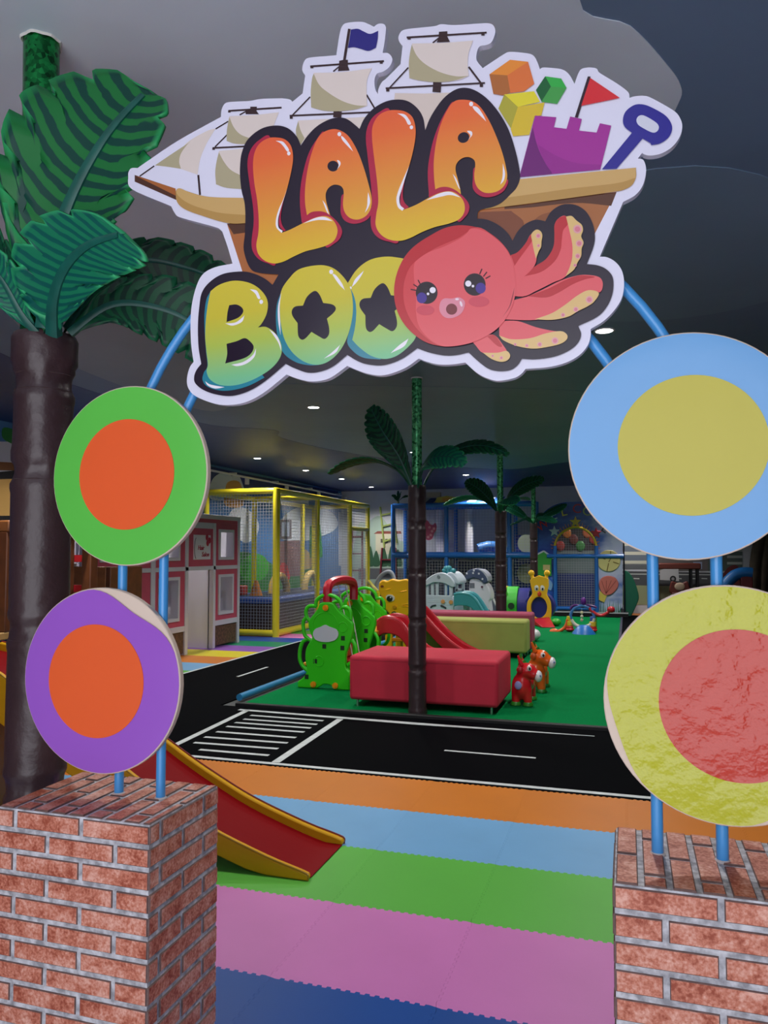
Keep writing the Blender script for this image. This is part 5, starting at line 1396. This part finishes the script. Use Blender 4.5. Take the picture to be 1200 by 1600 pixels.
tag(obj('toy_lantern', MB().lathe([(.02,0),(.06,.02),(.07,.08),(.05,.15),(.015,.18)], (-2.78, 14.62, .50), 14), M((226,180,50),.4), smooth=True, loc=(-2.78,14.62,.5)), 'small yellow toy knob between white house and rocket', 'toy')
st = obj('toddler_step', MB().box(-2.83, -2.73, 14.58, 14.66, .012, .50), WP, wh, bevel=.01)

# ================================================================== CATERPILLAR TUNNEL
tn = thing('crawl_tunnel', 'crawl tunnel with yellow bear face mouth and coloured segments', 'crawl tunnel', (-1.75, 16.0, 0.012))
TY = 15.75
def tpx(pts, Y=TY):
    return [(onY(640+p[0]/4.615, 860+p[1]/4.615, Y).x, onY(640+p[0]/4.615, 860+p[1]/4.615, Y).z) + tuple(p[2:]) for p in pts]
YB = M((240,186,34), .38)
fo = [(p[0], max(p[1], .013)) + tuple(p[2:]) for p in tpx([(862,520,1),(845,450),(850,370),(885,310),(872,260),(866,220),(885,195),(915,190),(937,178),(960,190),(995,195),(1005,225),(1000,270),(985,310),(1015,370),(1022,450),(1012,522,1)])]
hole = tpx(ellipse(933,412,58,76,28))
# ring face: outline bridged to the hole so that the mouth is a real opening
fo_s = spline(fo, 4)
def ring_panel(name, outer, inner, y0, y1, mat, parent):
    cx = sum(p[0] for p in inner)/len(inner); cz = sum(p[1] for p in inner)/len(inner)
    N = 60; a_o = []; a_i = []
    def hit(poly, ang):
        d = Vector((math.cos(ang), math.sin(ang))); best = 0
        for i in range(len(poly)):
            p = Vector(poly[i-1]) - Vector((cx, cz)); q = Vector(poly[i]) - Vector((cx, cz)); e = q - p
            den = d.x*e.y - d.y*e.x
            if abs(den) < 1e-12: continue
            t = (p.x*e.y - p.y*e.x)/den; s = (p.x*d.y - p.y*d.x)/den
            if t > 0 and -1e-6 <= s <= 1+1e-6: best = max(best, t)
        return (cx + d.x*best, cz + d.y*best)
    for k in range(N):
        ang = 2*PI*k/N; a_o.append(hit([p[:2] for p in outer], ang)); a_i.append(hit([p[:2] for p in inner], ang))
    vs = []
    for y in (y0, y1):
        vs += [(p[0], y, p[1]) for p in a_o] + [(p[0], y, p[1]) for p in a_i]
    fs = []
    for k in range(N):
        l = (k+1) % N
        fs += [(k, l, N+l, N+k), (2*N+k, 3*N+k, 3*N+l, 2*N+l), (k, 2*N+k, 2*N+l, l), (N+k, N+l, 3*N+l, 3*N+k)]
    return obj(name, MB().add(vs, fs), mat, parent, bevel=.012)
face = ring_panel('bear_face', fo_s, hole, TY, TY+.08, YB, tn)
for x in (876, 990):
    (a, z), = tpx([(x, 164)]); (a2, z2), = tpx([(x+(14 if x < 900 else -10), 205)])
    obj('antenna', MB().ell((a, TY+.04, z), (.062,.05,.062), 14, 10).cyl((a, TY+.04, z), (a2, TY+.04, z2-.05), .035, n=10), YB, face, smooth=True)
for x in (915, 957):
    (a, z), = tpx([(x, 272)]); e = obj('eye', MB().ell((a, TY, z), (.046,.014,.06), 14, 8), M((226,224,222),.35), face, smooth=True)
    (a, z), = tpx([(x+2, 278)]); obj('pupil', MB().ell((a, TY-.012, z), (.018,.008,.026), 12, 6), M((20,20,24),.35), face, smooth=True)
(a, z), = tpx([(936, 315)]); obj('nose', MB().ell((a, TY, z), (.042,.03,.055), 14, 8), M((216,70,30),.35), face, smooth=True)
hx = sum(p[0] for p in hole)/len(hole)
tz = sum(p[1] for p in hole)/len(hole)
tg = tpx([(905,490),(960,468),(1010,480),(1032,505),(1025,525),(980,530),(930,520)], TY-.3)
obj('tongue_ramp', MB().add([(hx-.15,TY-.0,.14),(hx+.2,TY-.0,.18),(hx+.36,TY-.50,.03),(hx+.12,TY-.56,.03),(hx-.15,TY,.02),(hx+.2,TY,.02),(hx+.36,TY-.50,.013),(hx+.12,TY-.56,.013)],
    [(0,1,2,3),(7,6,5,4),(0,4,5,1),(1,5,6,2),(2,6,7,3),(3,7,4,0)]), M((176,24,40),.38), tn, bevel=.02)
def arch_seg(name, x0, x1, y0, y1, h, mat, parent, th=.06):
    """a barrel segment running along x, open at both ends"""
    o_ = []; i_ = []; w = (y1-y0)/2; cy = (y0+y1)/2
    for k in range(17):
        a = PI*k/16; o_.append((cy - w*math.cos(a), .012 + (h*.45) + h*.55*math.sin(a))); i_.append((cy - (w-th)*math.cos(a), .012 + (h*.45) + (h*.55-th)*math.sin(a)))
    poly = [(y0, .012)] + o_ + [(y1, .012), (y1-th, .012)] + list(reversed(i_)) + [(y0+th, .012)]
    return obj(name, MB().prism(poly, 'x', x0, x1), mat, parent, bevel=.012)
NB = M((34,36,120), .38); GB = M((52,176,44), .38)
obj('mouth_tube', MB().tube([(hx, TY+.06+.1*k, tz+.0) for k in range(5)], .30, 20, cap=True), NB, tn, smooth=True)
KX = lambda x: onY(x, 940, TY+.1).x
arch_seg('blue_segment', KX(808), KX(826), TY+.04, TY+.80, .72, NB, tn)
g = arch_seg('green_segment', KX(790), KX(808), TY+.02, TY+.78, .75, GB, tn)
obj('port_hole', MB().cyl((KX(799.5), TY+.03, .38), (KX(799.5), TY-.0, .38), .065, n=18), M((14,50,20),.6), g, smooth=True)
obj('yellow_end', MB().prism([(KX(780),.76),(KX(790),.76),(KX(790),.28),(KX(786),.40)], 'y', TY+.02, TY+.6), M((232,196,60),.38), tn, bevel=.012)
obj('red_foot', MB().box(KX(805), KX(816), TY-.06, TY+.02, .012, .1), M((176,24,40),.4), tn, bevel=.015)
for x in (KX(824), KX(863)):
    obj('green_foot', MB().box(x-.06, x+.06, TY-.05, TY+.1, .012, .13), GB, tn, bevel=.015)
obj('green_ball', MB().ell((KX(870), TY-.1, .09), (.10,.10,.075), 14, 8), M((60,168,50),.4), tn, smooth=True)
gs = thing('grey_slide', 'small grey and white slide end left of the crawl tunnel', 'slide', (-2.5, 15.4, .012))
obj('bed', MB().prism([(-2.70,.66),(-2.64,.68),(-2.48,.30),(-2.28,.05),(-2.28,.013),(-2.40,.013),(-2.58,.24)], 'y', 15.3, 15.65), M((190,196,204),.4), gs, bevel=.012)
obj('side', MB().prism([(-2.70,.70),(-2.64,.72),(-2.46,.34),(-2.24,.07),(-2.28,.03),(-2.52,.31)], 'y', 15.25, 15.31), M((104,112,128),.4), gs, bevel=.01)

# ================================================================== BABY GYM
bg_ = thing('baby_gym', 'colourful baby activity gym with ring and curved arms on the carpet', 'baby gym', (-1.0, 14.6, .012))
GY = 14.6
def gpx(x, y, Y=GY): return onY(850+x/9.23, 920+y/9.23, Y)
c = gpx(553, 400); RR = .205
P = lambda a, r=RR: (c.x + r*1.02*math.cos(a), GY, c.z + r*.95*math.sin(a))
obj('ring_top', MB().tube([P(PI*(-.12)+k*PI*1.2/20) for k in range(21)], .028, 10), M((70,120,190),.35), bg_, smooth=True)
obj('ring_bottom', MB().tube([P(PI*1.1+k*PI*.86/16) for k in range(17)], .034, 10), M((214,206,186),.35), bg_, smooth=True)
def arm(name, pts, r, col, end=None):
    q = [gpx(*p) for p in pts]
    o = obj(name, MB().tube(spline3(q, 5), r, 10), M(col,.35), bg_, smooth=True)
    return o
arm('red_arm', [(650,270),(690,320),(760,370),(840,385),(910,350),(960,300)], .030, (196,30,44)); e = gpx(968,300); obj('arm_pad', MB().ell(e, (.07,.06,.06), 14, 8), M((196,30,44),.35), bg_, smooth=True)
arm('orange_arm', [(340,440),(330,500),(290,570),(220,610),(140,625)], .030, (228,100,40)); e = gpx(145,618); obj('arm_pad', MB().ell(e, (.085,.07,.06), 14, 8), M((228,100,40),.35), bg_, smooth=True)
arm('purple_arm', [(380,290),(420,245),(480,240),(560,262),(640,240),(720,255),(760,275)], .022, (84,30,110))
e = gpx(568,180); obj('purple_knob', MB().ell(e, (.05,.05,.075), 14, 8), M((96,30,130),.35), bg_, smooth=True)
for x, cs in ((365, ((222,196,40),(222,196,40),(200,60,40))), (700, ((70,90,170),(230,190,60),(200,40,40)))):
    zt = .30
    for i, cc in enumerate(cs):
        q = gpx(x, 450); obj('stacked_ring', MB().cyl((q.x, GY+.02, zt-.09*i), (q.x, GY+.02, zt-.09*i-.088), .048+.012*i, n=16), M(cc,.35), bg_, bevel=.01)
    obj('foot', MB().ell((gpx(x,450).x, GY+.02, .056), (.085,.10,.04), 14, 8), M((190,36,44),.4), bg_, smooth=True)
q = gpx(585, 640); obj('blue_base', MB().lathe([(.21,.012),(.20,.03),(.12,.13),(.08,.16),(.03,.17)], (q.x, GY-.25, 0), 24), M((34,110,190),.35), bg_, smooth=True)
for i, cc in enumerate(((206,196,150),(214,206,190),(190,180,150))):
    q = gpx(545, 345+52*i); obj('hanging_bead', MB().ell(q, (.028,.028,.03), 12, 8), M(cc,.4), bg_, smooth=True)
q = gpx(545, 300); obj('bead_string', MB().cyl((q.x, GY, c.z+RR*.95), (q.x, GY, gpx(545,450).z), .004, n=6), M((190,190,180),.5), bg_)
q = gpx(750, 470); obj('green_rod', MB().cyl((q.x, GY+.03, .05), (q.x, GY+.03, .32), .014, n=8), M((110,180,60),.4), bg_, smooth=True)
# ================================================================== BLUE NET CAGE
BP = M((42,110,196), .3, coat=.25); BPD = M((26,52,140), .45)
VY = 18.40
stage = thing('play_stage', 'low black stage with pale front edge under the blue play cages', 'stage', (-2.8, 18.95, 0))
obj('platform', MB().box(-5.65, 0.02, 18.33, 19.58, 0.0, 0.10), M((14,14,18), .6), stage)
obj('edge_strip', MB().box(-5.65, 0.02, 18.31, 18.33, 0.075, 0.105), M((190,196,200), .5), stage)
bcg = thing('net_cage', 'large blue pipe cage with white netting on the stage', 'cage', (-3.8, 18.9, .10))
bx = [-5.56, -4.20, -2.66, -2.02]
for x in bx: pipe('post', (x, VY, .10), (x, VY, 2.66), .055, BP, bcg)
for x in bx[:3]: pipe('post', (x, 19.5, .10), (x, 19.5, 2.66), .05, BP, bcg)
for z, r in ((2.62, .065), (1.40, .075), (.16, .05)):
    pipe('rail', (bx[0], VY, z), (bx[-1], VY, z), r, BP, bcg)
for z in (2.62, 1.40): pipe('rail', (bx[0], 19.5, z), (bx[2], 19.5, z), .05, BP, bcg)
for x in (bx[0], bx[1]):
    pipe('side_rail', (x, VY, 2.62), (x, 19.5, 2.62), .05, BP, bcg)
for x0, x1 in zip(bx[:-1], bx[1:]):
    net(bcg, (x0, VY, .2), (x1-x0, 0, 0), (0, 0, 2.38), .07, .006, ROPE)
obj('deck', MB().box(-5.5, -2.1, VY+.1, 19.5, 1.30, 1.38), BPD, bcg, bevel=.01)
obj('blue_panel', MB().box(-2.62, -2.08, 19.0, 19.06, .14, 1.28), BPD, bcg); obj('blue_panel', MB().box(-2.62, -2.08, 19.2, 19.26, 1.4, 1.9), BPD, bcg)
obj('white_column', MB().cyl((-3.75, 19.0, 1.38), (-3.75, 19.0, 2.55), .11, n=16), WHITE, bcg, smooth=True)
obj('white_column', MB().cyl((-4.55, 19.2, 1.38), (-4.55, 19.2, 2.55), .09, n=16), WHITE, bcg, smooth=True)
obj('tube_slide', MB().tube(spline3([(-3.5,18.85,1.55),(-3.2,18.95,1.62),(-2.9,19.05,1.5),(-2.85,19.1,1.2)], 6), .13, 14), M((60,120,190), .4), bcg, smooth=True)
obj('pale_disc', MB().cyl((-2.32, 18.9, 1.68), (-2.32, 18.95, 1.68), .22, n=22), M((150,160,140), .5), bcg, smooth=True)
obj('pale_disc', MB().cyl((-2.32, 18.9, .95), (-2.32, 18.95, .95), .24, n=22), M((150,150,120), .5), bcg, smooth=True)
obj('grey_pad', MB().box(-5.3, -4.4, 19.0, 19.1, .14, 1.25), M((90,98,120), .5), bcg, bevel=.02)
obj('dark_pad', MB().box(-4.1, -2.8, 19.25, 19.35, .14, 1.25), M((30,40,80), .5), bcg, bevel=.02)
bk = thing('backing_panel', 'dark padded backing with coloured shapes seen through the arched gate', 'panel', (-.95, 19.4, .10))
obj('lower_panel', MB().box(-1.75, -.12, 19.34, 19.42, .10, .95), M((40,52,120), .5), bk); obj('middle_panel', MB().box(-1.75, -.12, 19.34, 19.42, .95, 1.5), M((104,116,118), .5), bk)
obj('upper_panel', MB().box(-1.75, -.12, 19.34, 19.42, 1.5, 2.3), M((52,44,50), .5), bk)
for k in range(9):
    obj('coloured_shape', MB().ell((-1.55+.16*k, 19.33, 1.62+.16*((k*5) % 3)), (.11,.02,.13), 12, 6), M([(150,50,44),(190,110,50),(96,40,40),(60,120,60),(170,90,60)][k % 5], .5), bk, smooth=True)
aw = thing('striped_awning', 'small awning with blue and white stripes above the blue cage', 'awning', (-4.0, 19.0, 2.70))
for k in range(10):
    x0 = -5.0 + .21*k
    obj('awning_stripe', MB().add([(x0+.06,18.95,2.84),(x0+.27,18.95,2.84),(x0+.21,18.6,2.70),(x0,18.6,2.70),(x0+.06,18.95,2.82),(x0+.27,18.95,2.82),(x0+.21,18.6,2.68),(x0,18.6,2.68)],
        [(0,1,2,3),(7,6,5,4),(0,4,5,1),(1,5,6,2),(2,6,7,3),(3,7,4,0)]), M((34,70,150) if k % 2 else (200,204,214), .5), aw)
obj('gable', MB().prism([(-4.52,2.70),(-3.92,2.70),(-3.98,2.82),(-4.22,2.86),(-4.46,2.82)], 'y', 18.52, 18.62), M((188,178,70), .5), aw)
obj('gable_window', MB().box(-4.32, -4.12, 18.49, 18.53, 2.72, 2.81), M((200,150,60), .5), aw)
obj('chimney', MB().box(-4.85, -4.45, 18.8, 18.95, 2.86, 2.98), M((176,166,150), .6), aw)
# a pink sea creature hanging on the netting behind the first small palm
cr_ = thing('pink_cutout', 'pink cut-out sea creature hung on the netting behind the first palm', 'decoration', (-4.85, VY-.07, 1.7))
cpts = [(560+p[0]/5, 740+p[1]/5) for p in [(500,400),(520,365),(545,370),(562,395),(585,400),(600,385),(612,410),(606,445),(590,470),(580,505),(555,520),(530,515),(515,490),(495,470)]]
q = [onY(x, y, VY-.07) for x, y in cpts]
obj('body', MB().prism(spline([(p.x, p.z) for p in q], 4), 'y', VY-.07, VY-.095), M((206,92,130), .5), cr_)
for x, y in ((545,495),(565,480),(590,430),(575,450),(555,420)):
    p = onY(560+x/5, 740+y/5, VY-.1); obj('spot', MB().ell((p.x, VY-.097, p.z), (.035,.008,.035), 10, 6), M((236,160,180), .5), cr_, smooth=True)

# ================================================================== WELCOME BOARD WITH ARCHED NET GATE
def vpx(pts, Y=VY): return [(onY(780+p[0]/5, 760+p[1]/5, Y).x, onY(780+p[0]/5, 760+p[1]/5, Y).z) + tuple(p[2:]) for p in pts]
def board_mat():
    m = bpy.data.materials.new('sea_sky_print'); m.use_nodes = True
    nt = m.node_tree; b = nt.nodes['Principled BSDF']; b.inputs['Roughness'].default_value = .35
    tc = nt.nodes.new('ShaderNodeTexCoord'); mp = nt.nodes.new('ShaderNodeMapping'); mp.inputs['Scale'].default_value = (.9, 1, 1.8)
    n = nt.nodes.new('ShaderNodeTexNoise'); n.inputs['Scale'].default_value = 1.5; n.inputs['Detail'].default_value = 6
    sp = nt.nodes.new('ShaderNodeSeparateXYZ')
    nt.links.new(tc.outputs['Object'], mp.inputs[0]); nt.links.new(mp.outputs[0], n.inputs['Vector']); nt.links.new(tc.outputs['Object'], sp.inputs[0])
    # print grows paler towards the right
    mr = nt.nodes.new('ShaderNodeMapRange'); mr.inputs[1].default_value = -.2; mr.inputs[2].default_value = .75
    nt.links.new(sp.outputs['X'], mr.inputs[0])
    ad = nt.nodes.new('ShaderNodeMath'); ad.operation = 'MULTIPLY_ADD'; ad.inputs[1].default_value = .32
    nt.links.new(mr.outputs[0], ad.inputs[0]); nt.links.new(n.outputs['Fac'], ad.inputs[2])
    cr = nt.nodes.new('ShaderNodeValToRGB'); e = cr.color_ramp.elements
    e[0].position = .45; e[0].color = rgb((26,62,160)); e[1].position = .84; e[1].color = rgb((196,204,236))
    k = e.new(.62); k.color = rgb((56,104,196))
    nt.links.new(ad.outputs[0], cr.inputs[0]); nt.links.new(cr.outputs[0], b.inputs['Base Color'])
    return m
wb = thing('welcome_board', 'blue seaside printed board lettered WELCOME around an arched net gate', 'board', (-1.15, VY, .10))
outer = vpx([(262,990,1),(262,400),(285,300),(330,225),(395,165),(480,130),(560,122),(700,122),(965,135,1),(965,990,1)])
ocz = [p[:2] for p in spline(outer, 5)]
gate = vpx([(438,985,1),(438,470),(452,410),(490,360),(545,332),(600,322),(655,335),(705,370),(740,420),(752,480),(752,985,1)])
gcz = [p[:2] for p in spline(gate, 5)]
bo = ring_panel('board', ocz, gcz, VY-.02, VY+.02, board_mat(), wb)
arcp = vpx([(432,500),(440,440),(465,390),(500,355),(550,328),(600,318),(655,330),(705,362),(740,405),(756,450),(758,505)])
obj('gold_arch', MB().tube(spline3([(p[0], VY-.04, p[1]) for p in arcp], 4), .028, 8), M((222,190,60), .35), wb, smooth=True)
m_ = MB()
for i in range(26):
    a = PI*(i+.5)/26; (ex, ez), (dx, dz) = vpx([(595-165*math.cos(a), 495-185*math.sin(a)), (595-(188+8*(i % 2))*math.cos(a), 495-(210+8*(i % 2))*math.sin(a))])
    m_.bar((ex, VY-.03, ez), (dx, VY-.03, dz), .018, .012)
rt = obj('ray_fringe', m_, M((228,140,60), .45), wb); rt['kind'] = 'stuff'
pipe('gate_post', (vpx([(432,0)])[0][0], VY-.05, .10), (vpx([(432,0)])[0][0], VY-.05, 1.62), .045, BP, wb)
pipe('gate_post', (vpx([(752,0)])[0][0], VY-.05, .10), (vpx([(752,0)])[0][0], VY-.05, 1.62), .045, BP, wb)
zr = vpx([(600,545)])[0][1]
pipe('gate_rail', (vpx([(370,0)])[0][0], VY-.05, zr), (vpx([(965,0)])[0][0], VY-.05, zr), .05, BP, wb)
pipe('gate_rail', (vpx([(432,0)])[0][0], VY-.05, .17), (vpx([(752,0)])[0][0], VY-.05, .17), .045, BP, wb)
g0, g1 = vpx([(440,0)])[0][0], vpx([(750,0)])[0][0]
net(wb, (g0, VY+.03, .12), (g1-g0, 0, 0), (0, 0, 2.0), .055, .006, ROPE)
def vstar(name, x, y, r, col, r2=.42):
    (a, z), = vpx([(x, y)]); s = r/5*.0155
    return obj(name, MB().prism(star_poly(a, z, s, r2), 'y', VY-.02, VY-.06), M(col, .4), wb, bevel=.01)
vstar('gold_star', 596, 278, 45, (226,200,70)); vstar('white_star', 432, 352, 45, (196,212,236)); vstar('red_star', 757, 365, 45, (196,32,50))
for ch, x, y, col, rot in (('W',340,305,(206,40,56),.6), ('E',425,230,(190,206,236),.35), ('L',505,200,(220,204,90),.2), ('C',607,178,(206,40,56),.0), ('O',692,198,(190,204,110),-.15), ('M',770,245,(190,206,236),-.35), ('E',828,330,(40,60,70),-.6)):
    (a, z), = vpx([(x, y)])
    text('welcome_letter', ch, .30, (a, VY-.04, z), (PI/2, -rot, 0), M(col, .4), wb, .012)
sd = vpx(ellipse(856,582,92,84,26)); so = obj('sand_dollar', MB().prism(sd, 'y', VY-.02, VY-.05), M((222,210,140), .5), wb, bevel=.012)
for a, b in (((870,505),(872,560)),((855,600),(842,662)),((790,548),(830,570)),((890,590),(935,605)),((872,560),(856,590))):
    p, q = vpx([a, b]); obj('groove', MB().bar((p[0], VY-.052, p[1]), (q[0], VY-.052, q[1]), .022, .008, (0,1,0)), M((130,110,50), .6), so)
sh = vpx([(780,760),(800,715),(850,698),(905,712),(932,755),(920,800),(880,840),(830,850),(795,820)]); so = obj('shell', MB().prism(spline(sh, 4), 'y', VY-.02, VY-.06), M((220,120,110), .5), wb, bevel=.015)
for k in range(4):
    p, q = vpx([(835,835),(800+38*k,735)]); obj('shell_rib', MB().bar((p[0], VY-.062, p[1]), (q[0], VY-.062, q[1]), .014, .008, (0,1,0)), M((170,80,76), .6), so)
hb_ = vpx([(790,815),(845,845),(820,905),(768,880)]); obj('shell_hinge', MB().prism([p[:2] for p in hb_], 'y', VY-.02, VY-.05), M((222,200,90), .5), wb)
for k in range(14):
    x = 762 + 14*k; h = 60 + 50*((k*7) % 5)/4
    p = vpx([(x-5,985),(x+5,985),(x+2+6*math.sin(k),985-h)]); obj('seaweed', MB().prism([q[:2] for q in p], 'y', VY-.02, VY-.028), M((60,150,120) if k % 2 else (50,120,90), .5), wb)
gh = vpx([(262,550),(350,505),(425,560),(410,570),(410,700),(262,700)]); gp = obj('green_house', MB().prism([p[:2] for p in gh], 'y', VY-.02, VY-.06), M((60,160,66), .5), wb, bevel=.01)
p = vpx([(345,612),(400,612),(400,655),(345,655)]); obj('house_window', MB().prism([q[:2] for q in p], 'y', VY-.06, VY-.07), M((206,186,130), .5), gp)
for a, b in (((262,550),(350,505)),((350,505),(428,562))):
    p, q = vpx([a, b]); obj('house_eave', MB().bar((p[0], VY-.05, p[1]), (q[0], VY-.05, q[1]), .035, .03, (0,1,0)), M((206,214,226), .5), gp)
p = vpx([(380,720),(418,760),(405,810),(380,790)]); obj('pale_fin', MB().prism(spline(p, 4), 'y', VY-.02, VY-.05), M((130,170,220), .5), wb)
pipe('side_pole', (vpx([(965,0)])[0][0], VY+.03, 0.1), (vpx([(965,0)])[0][0], VY+.03, 1.9), .018, M((20,22,40), .5), wb)

# ================================================================== BACK LEFT: LADDERS, HOOP, TOY PALM
def ladder(label, a0, a1, b0, b1, col, rungs, r=.045):
    t = thing('ladder', label, 'ladder', (a0[0], a0[1], a0[2]))
    mt = M(col, .45)
    obj('stile', MB().bar(a0, a1, r, r, (0,1,0)), mt, t, bevel=.008); obj('stile', MB().bar(b0, b1, r, r, (0,1,0)), mt, t, bevel=.008)
    for f in rungs:
        p, q = Vector(a0).lerp(Vector(a1), f), Vector(b0).lerp(Vector(b1), f)
        obj('rung', MB().bar(p, q, r*.9, r*.9), mt, t, bevel=.006)
    return t
LYY = 19.56
g = lambda x, y, Y=LYY: tuple(onY(x, y, Y))
ladder('pale green ladder leaning on the back wall, above the red one', g(600.5,856), g(594,792), g(620,848), g(612.5,790), (150,164,84), (.15,.52,.80))
ladder('dark red ladder standing at the back wall under the green one', g(594,905), g(597,856), g(619,905), g(618,856), (110,26,40), (.2,.62))
ladder('dark red ladder inside the far end of the yellow cage', g(547,957,18.2), g(550,826,18.2), g(566,957,18.2), g(566,826,18.2), (120,40,46), (.1,.3,.5,.7,.9))
hp = thing('hoop', 'pale grey plastic hoop arch standing before the dark red ladder', 'hoop', (-5.3, 17.7, .012))
obj('ring', MB().tube(spline3([onY(586,932,17.7), onY(590,908,17.7), onY(600,896,17.7), onY(610,894,17.7), onY(616,906,17.7), onY(617,932,17.7)], 6), .05, 12), M((176,182,194), .35), hp, smooth=True)
obj('base', MB().box(onY(582,932,17.7).x, onY(621,932,17.7).x, 17.55, 17.85, -.012, .55), M((52,66,52), .6), hp, bevel=.03)
tp_ = thing('toy_palm', 'small dark green toy palm tuft on top of the blue cage corner', 'plant', (-5.50, 18.7, 2.62))
B0 = onY(622, 784, 18.7)
obj('stem', MB().cyl((B0.x, 18.7, 2.6), (B0.x, 18.7, 2.76), .03, n=8), M((70,80,50), .6), tp_)
for x, y in ((612,774),(622,767),(627,768),(638,775),(616,780)):
    p = onY(x, y, 18.7); leaf(tp_, [B0, B0.lerp(p, .5)+Vector((0,0,.05)), p], (Vector((.3,.6,.6)), Vector((.3,.6,.6))), (.06,.06), LEAF_D, 4, .2, .1, .008, rib_r=.005)

# ================================================================== BACK RIGHT: TABLE, STOOL, PANELS
tb = thing('table', 'dark red topped table with thin black legs before the street mural', 'table', (1.4, 19.0, 0))
tx0, tx1 = onY(996,0,18.9).x, onY(1076,0,18.9).x
zt_ = onY(1030,880,18.9).z
obj('top', MB().box(tx0, tx1, 18.75, 19.35, zt_-.13, zt_), M((110,46,34), .45), tb, bevel=.02)
for x in (tx0+.06, tx0+.2, tx1-.2, tx1-.06):
    for y in (18.82, 19.28): obj('leg', MB().box(x-.02, x+.02, y-.02, y+.02, 0, zt_-.12), M((16,16,20), .5), tb)
stl = thing('stool', 'small brown bear shaped stool standing under the red topped table', 'stool', (1.5, 18.6, 0))
sx_ = onY(1044,0,18.6).x; z0_ = onY(1044,927,18.6).z; z1_ = onY(1044,908,18.6).z
obj('back', MB().prism(spline([(sx_-.19,z0_),(sx_-.19,z1_-.05),(sx_-.15,z1_),(sx_-.05,z1_-.04),(sx_+.05,z1_-.04),(sx_+.15,z1_),(sx_+.19,z1_-.05),(sx_+.19,z0_)], 4), 'y', 18.56, 18.64), M((100,36,28), .5), stl, bevel=.02)
obj('face_pad', MB().ell((sx_, 18.555, (z0_+z1_)/2+.02), (.11,.02,.09), 16, 8), M((186,160,136), .6), stl, smooth=True)
obj('base', MB().box(sx_-.17, sx_+.17, 18.54, 18.84, 0, z0_+.02), M((84,32,26), .5), stl, bevel=.02)
ep = thing('standing_board', 'dark green rounded panel standing right of the welcome board', 'panel', (.25, 18.7, 0))
e0 = [onY(x, y, 18.75) for x, y in ((975,893),(984,896),(992,910),(998,930),(996,942),(985,947),(975,948))]
obj('panel', MB().prism(spline([(p.x, p.z if i_ < 5 else -.012) for i_, p in enumerate(e0)], 4), 'y', 18.72, 18.8), M((20,104,78), .5), ep, bevel=.015)
bs_ = thing('blue_slide', 'bright blue curved toy slide at the far right before the mural', 'slide', (2.6, 18.8, 0))
q = [onY(x, y, 18.8) for x, y in ((1130,920),(1138,908),(1150,898),(1164,895),(1175,896))]
obj('chute', MB().tube(spline3(q, 5), .13, 12), M((36,120,200), .4), bs_, smooth=True)
obj('stand', MB().box(q[3].x-.1, q[4].x, 18.7, 18.9, 0, q[3].z), M((120,40,46), .5), bs_, bevel=.02)
ct = thing('brown_drape', 'brown tree like drape at the far right edge behind the discs', 'drape', (3.4, 19.3, 0))
for k in range(7):
    x = 2.75 + .2*k
    obj('fold', MB().tube(spline3([(x, 19.3, 0), (x+.02, 19.28, .8), (x+.10, 19.3, 1.5), (x+.3, 19.33, 2.3)], 6), .13, 10), M((84,74,60), .8, var=.4), ct, smooth=True)
dk_ = thing('dark_cabinet', 'black arcade shaped cabinet at the far right edge', 'cabinet', (3.4, 18.6, 0))
xa = onY(1186, 0, 18.6).x
obj('body', MB().prism([(18.3,0),(18.9,0),(18.9,1.62),(18.55,1.62),(18.42,1.1),(18.3,.95)], 'x', xa, xa+.6), M((20,16,18), .5), dk_, bevel=.02)
obj('top_sign', MB().box(xa, xa+.6, 18.38, 18.9, 1.62, 1.78), M((60,24,24), .5), dk_, bevel=.02)
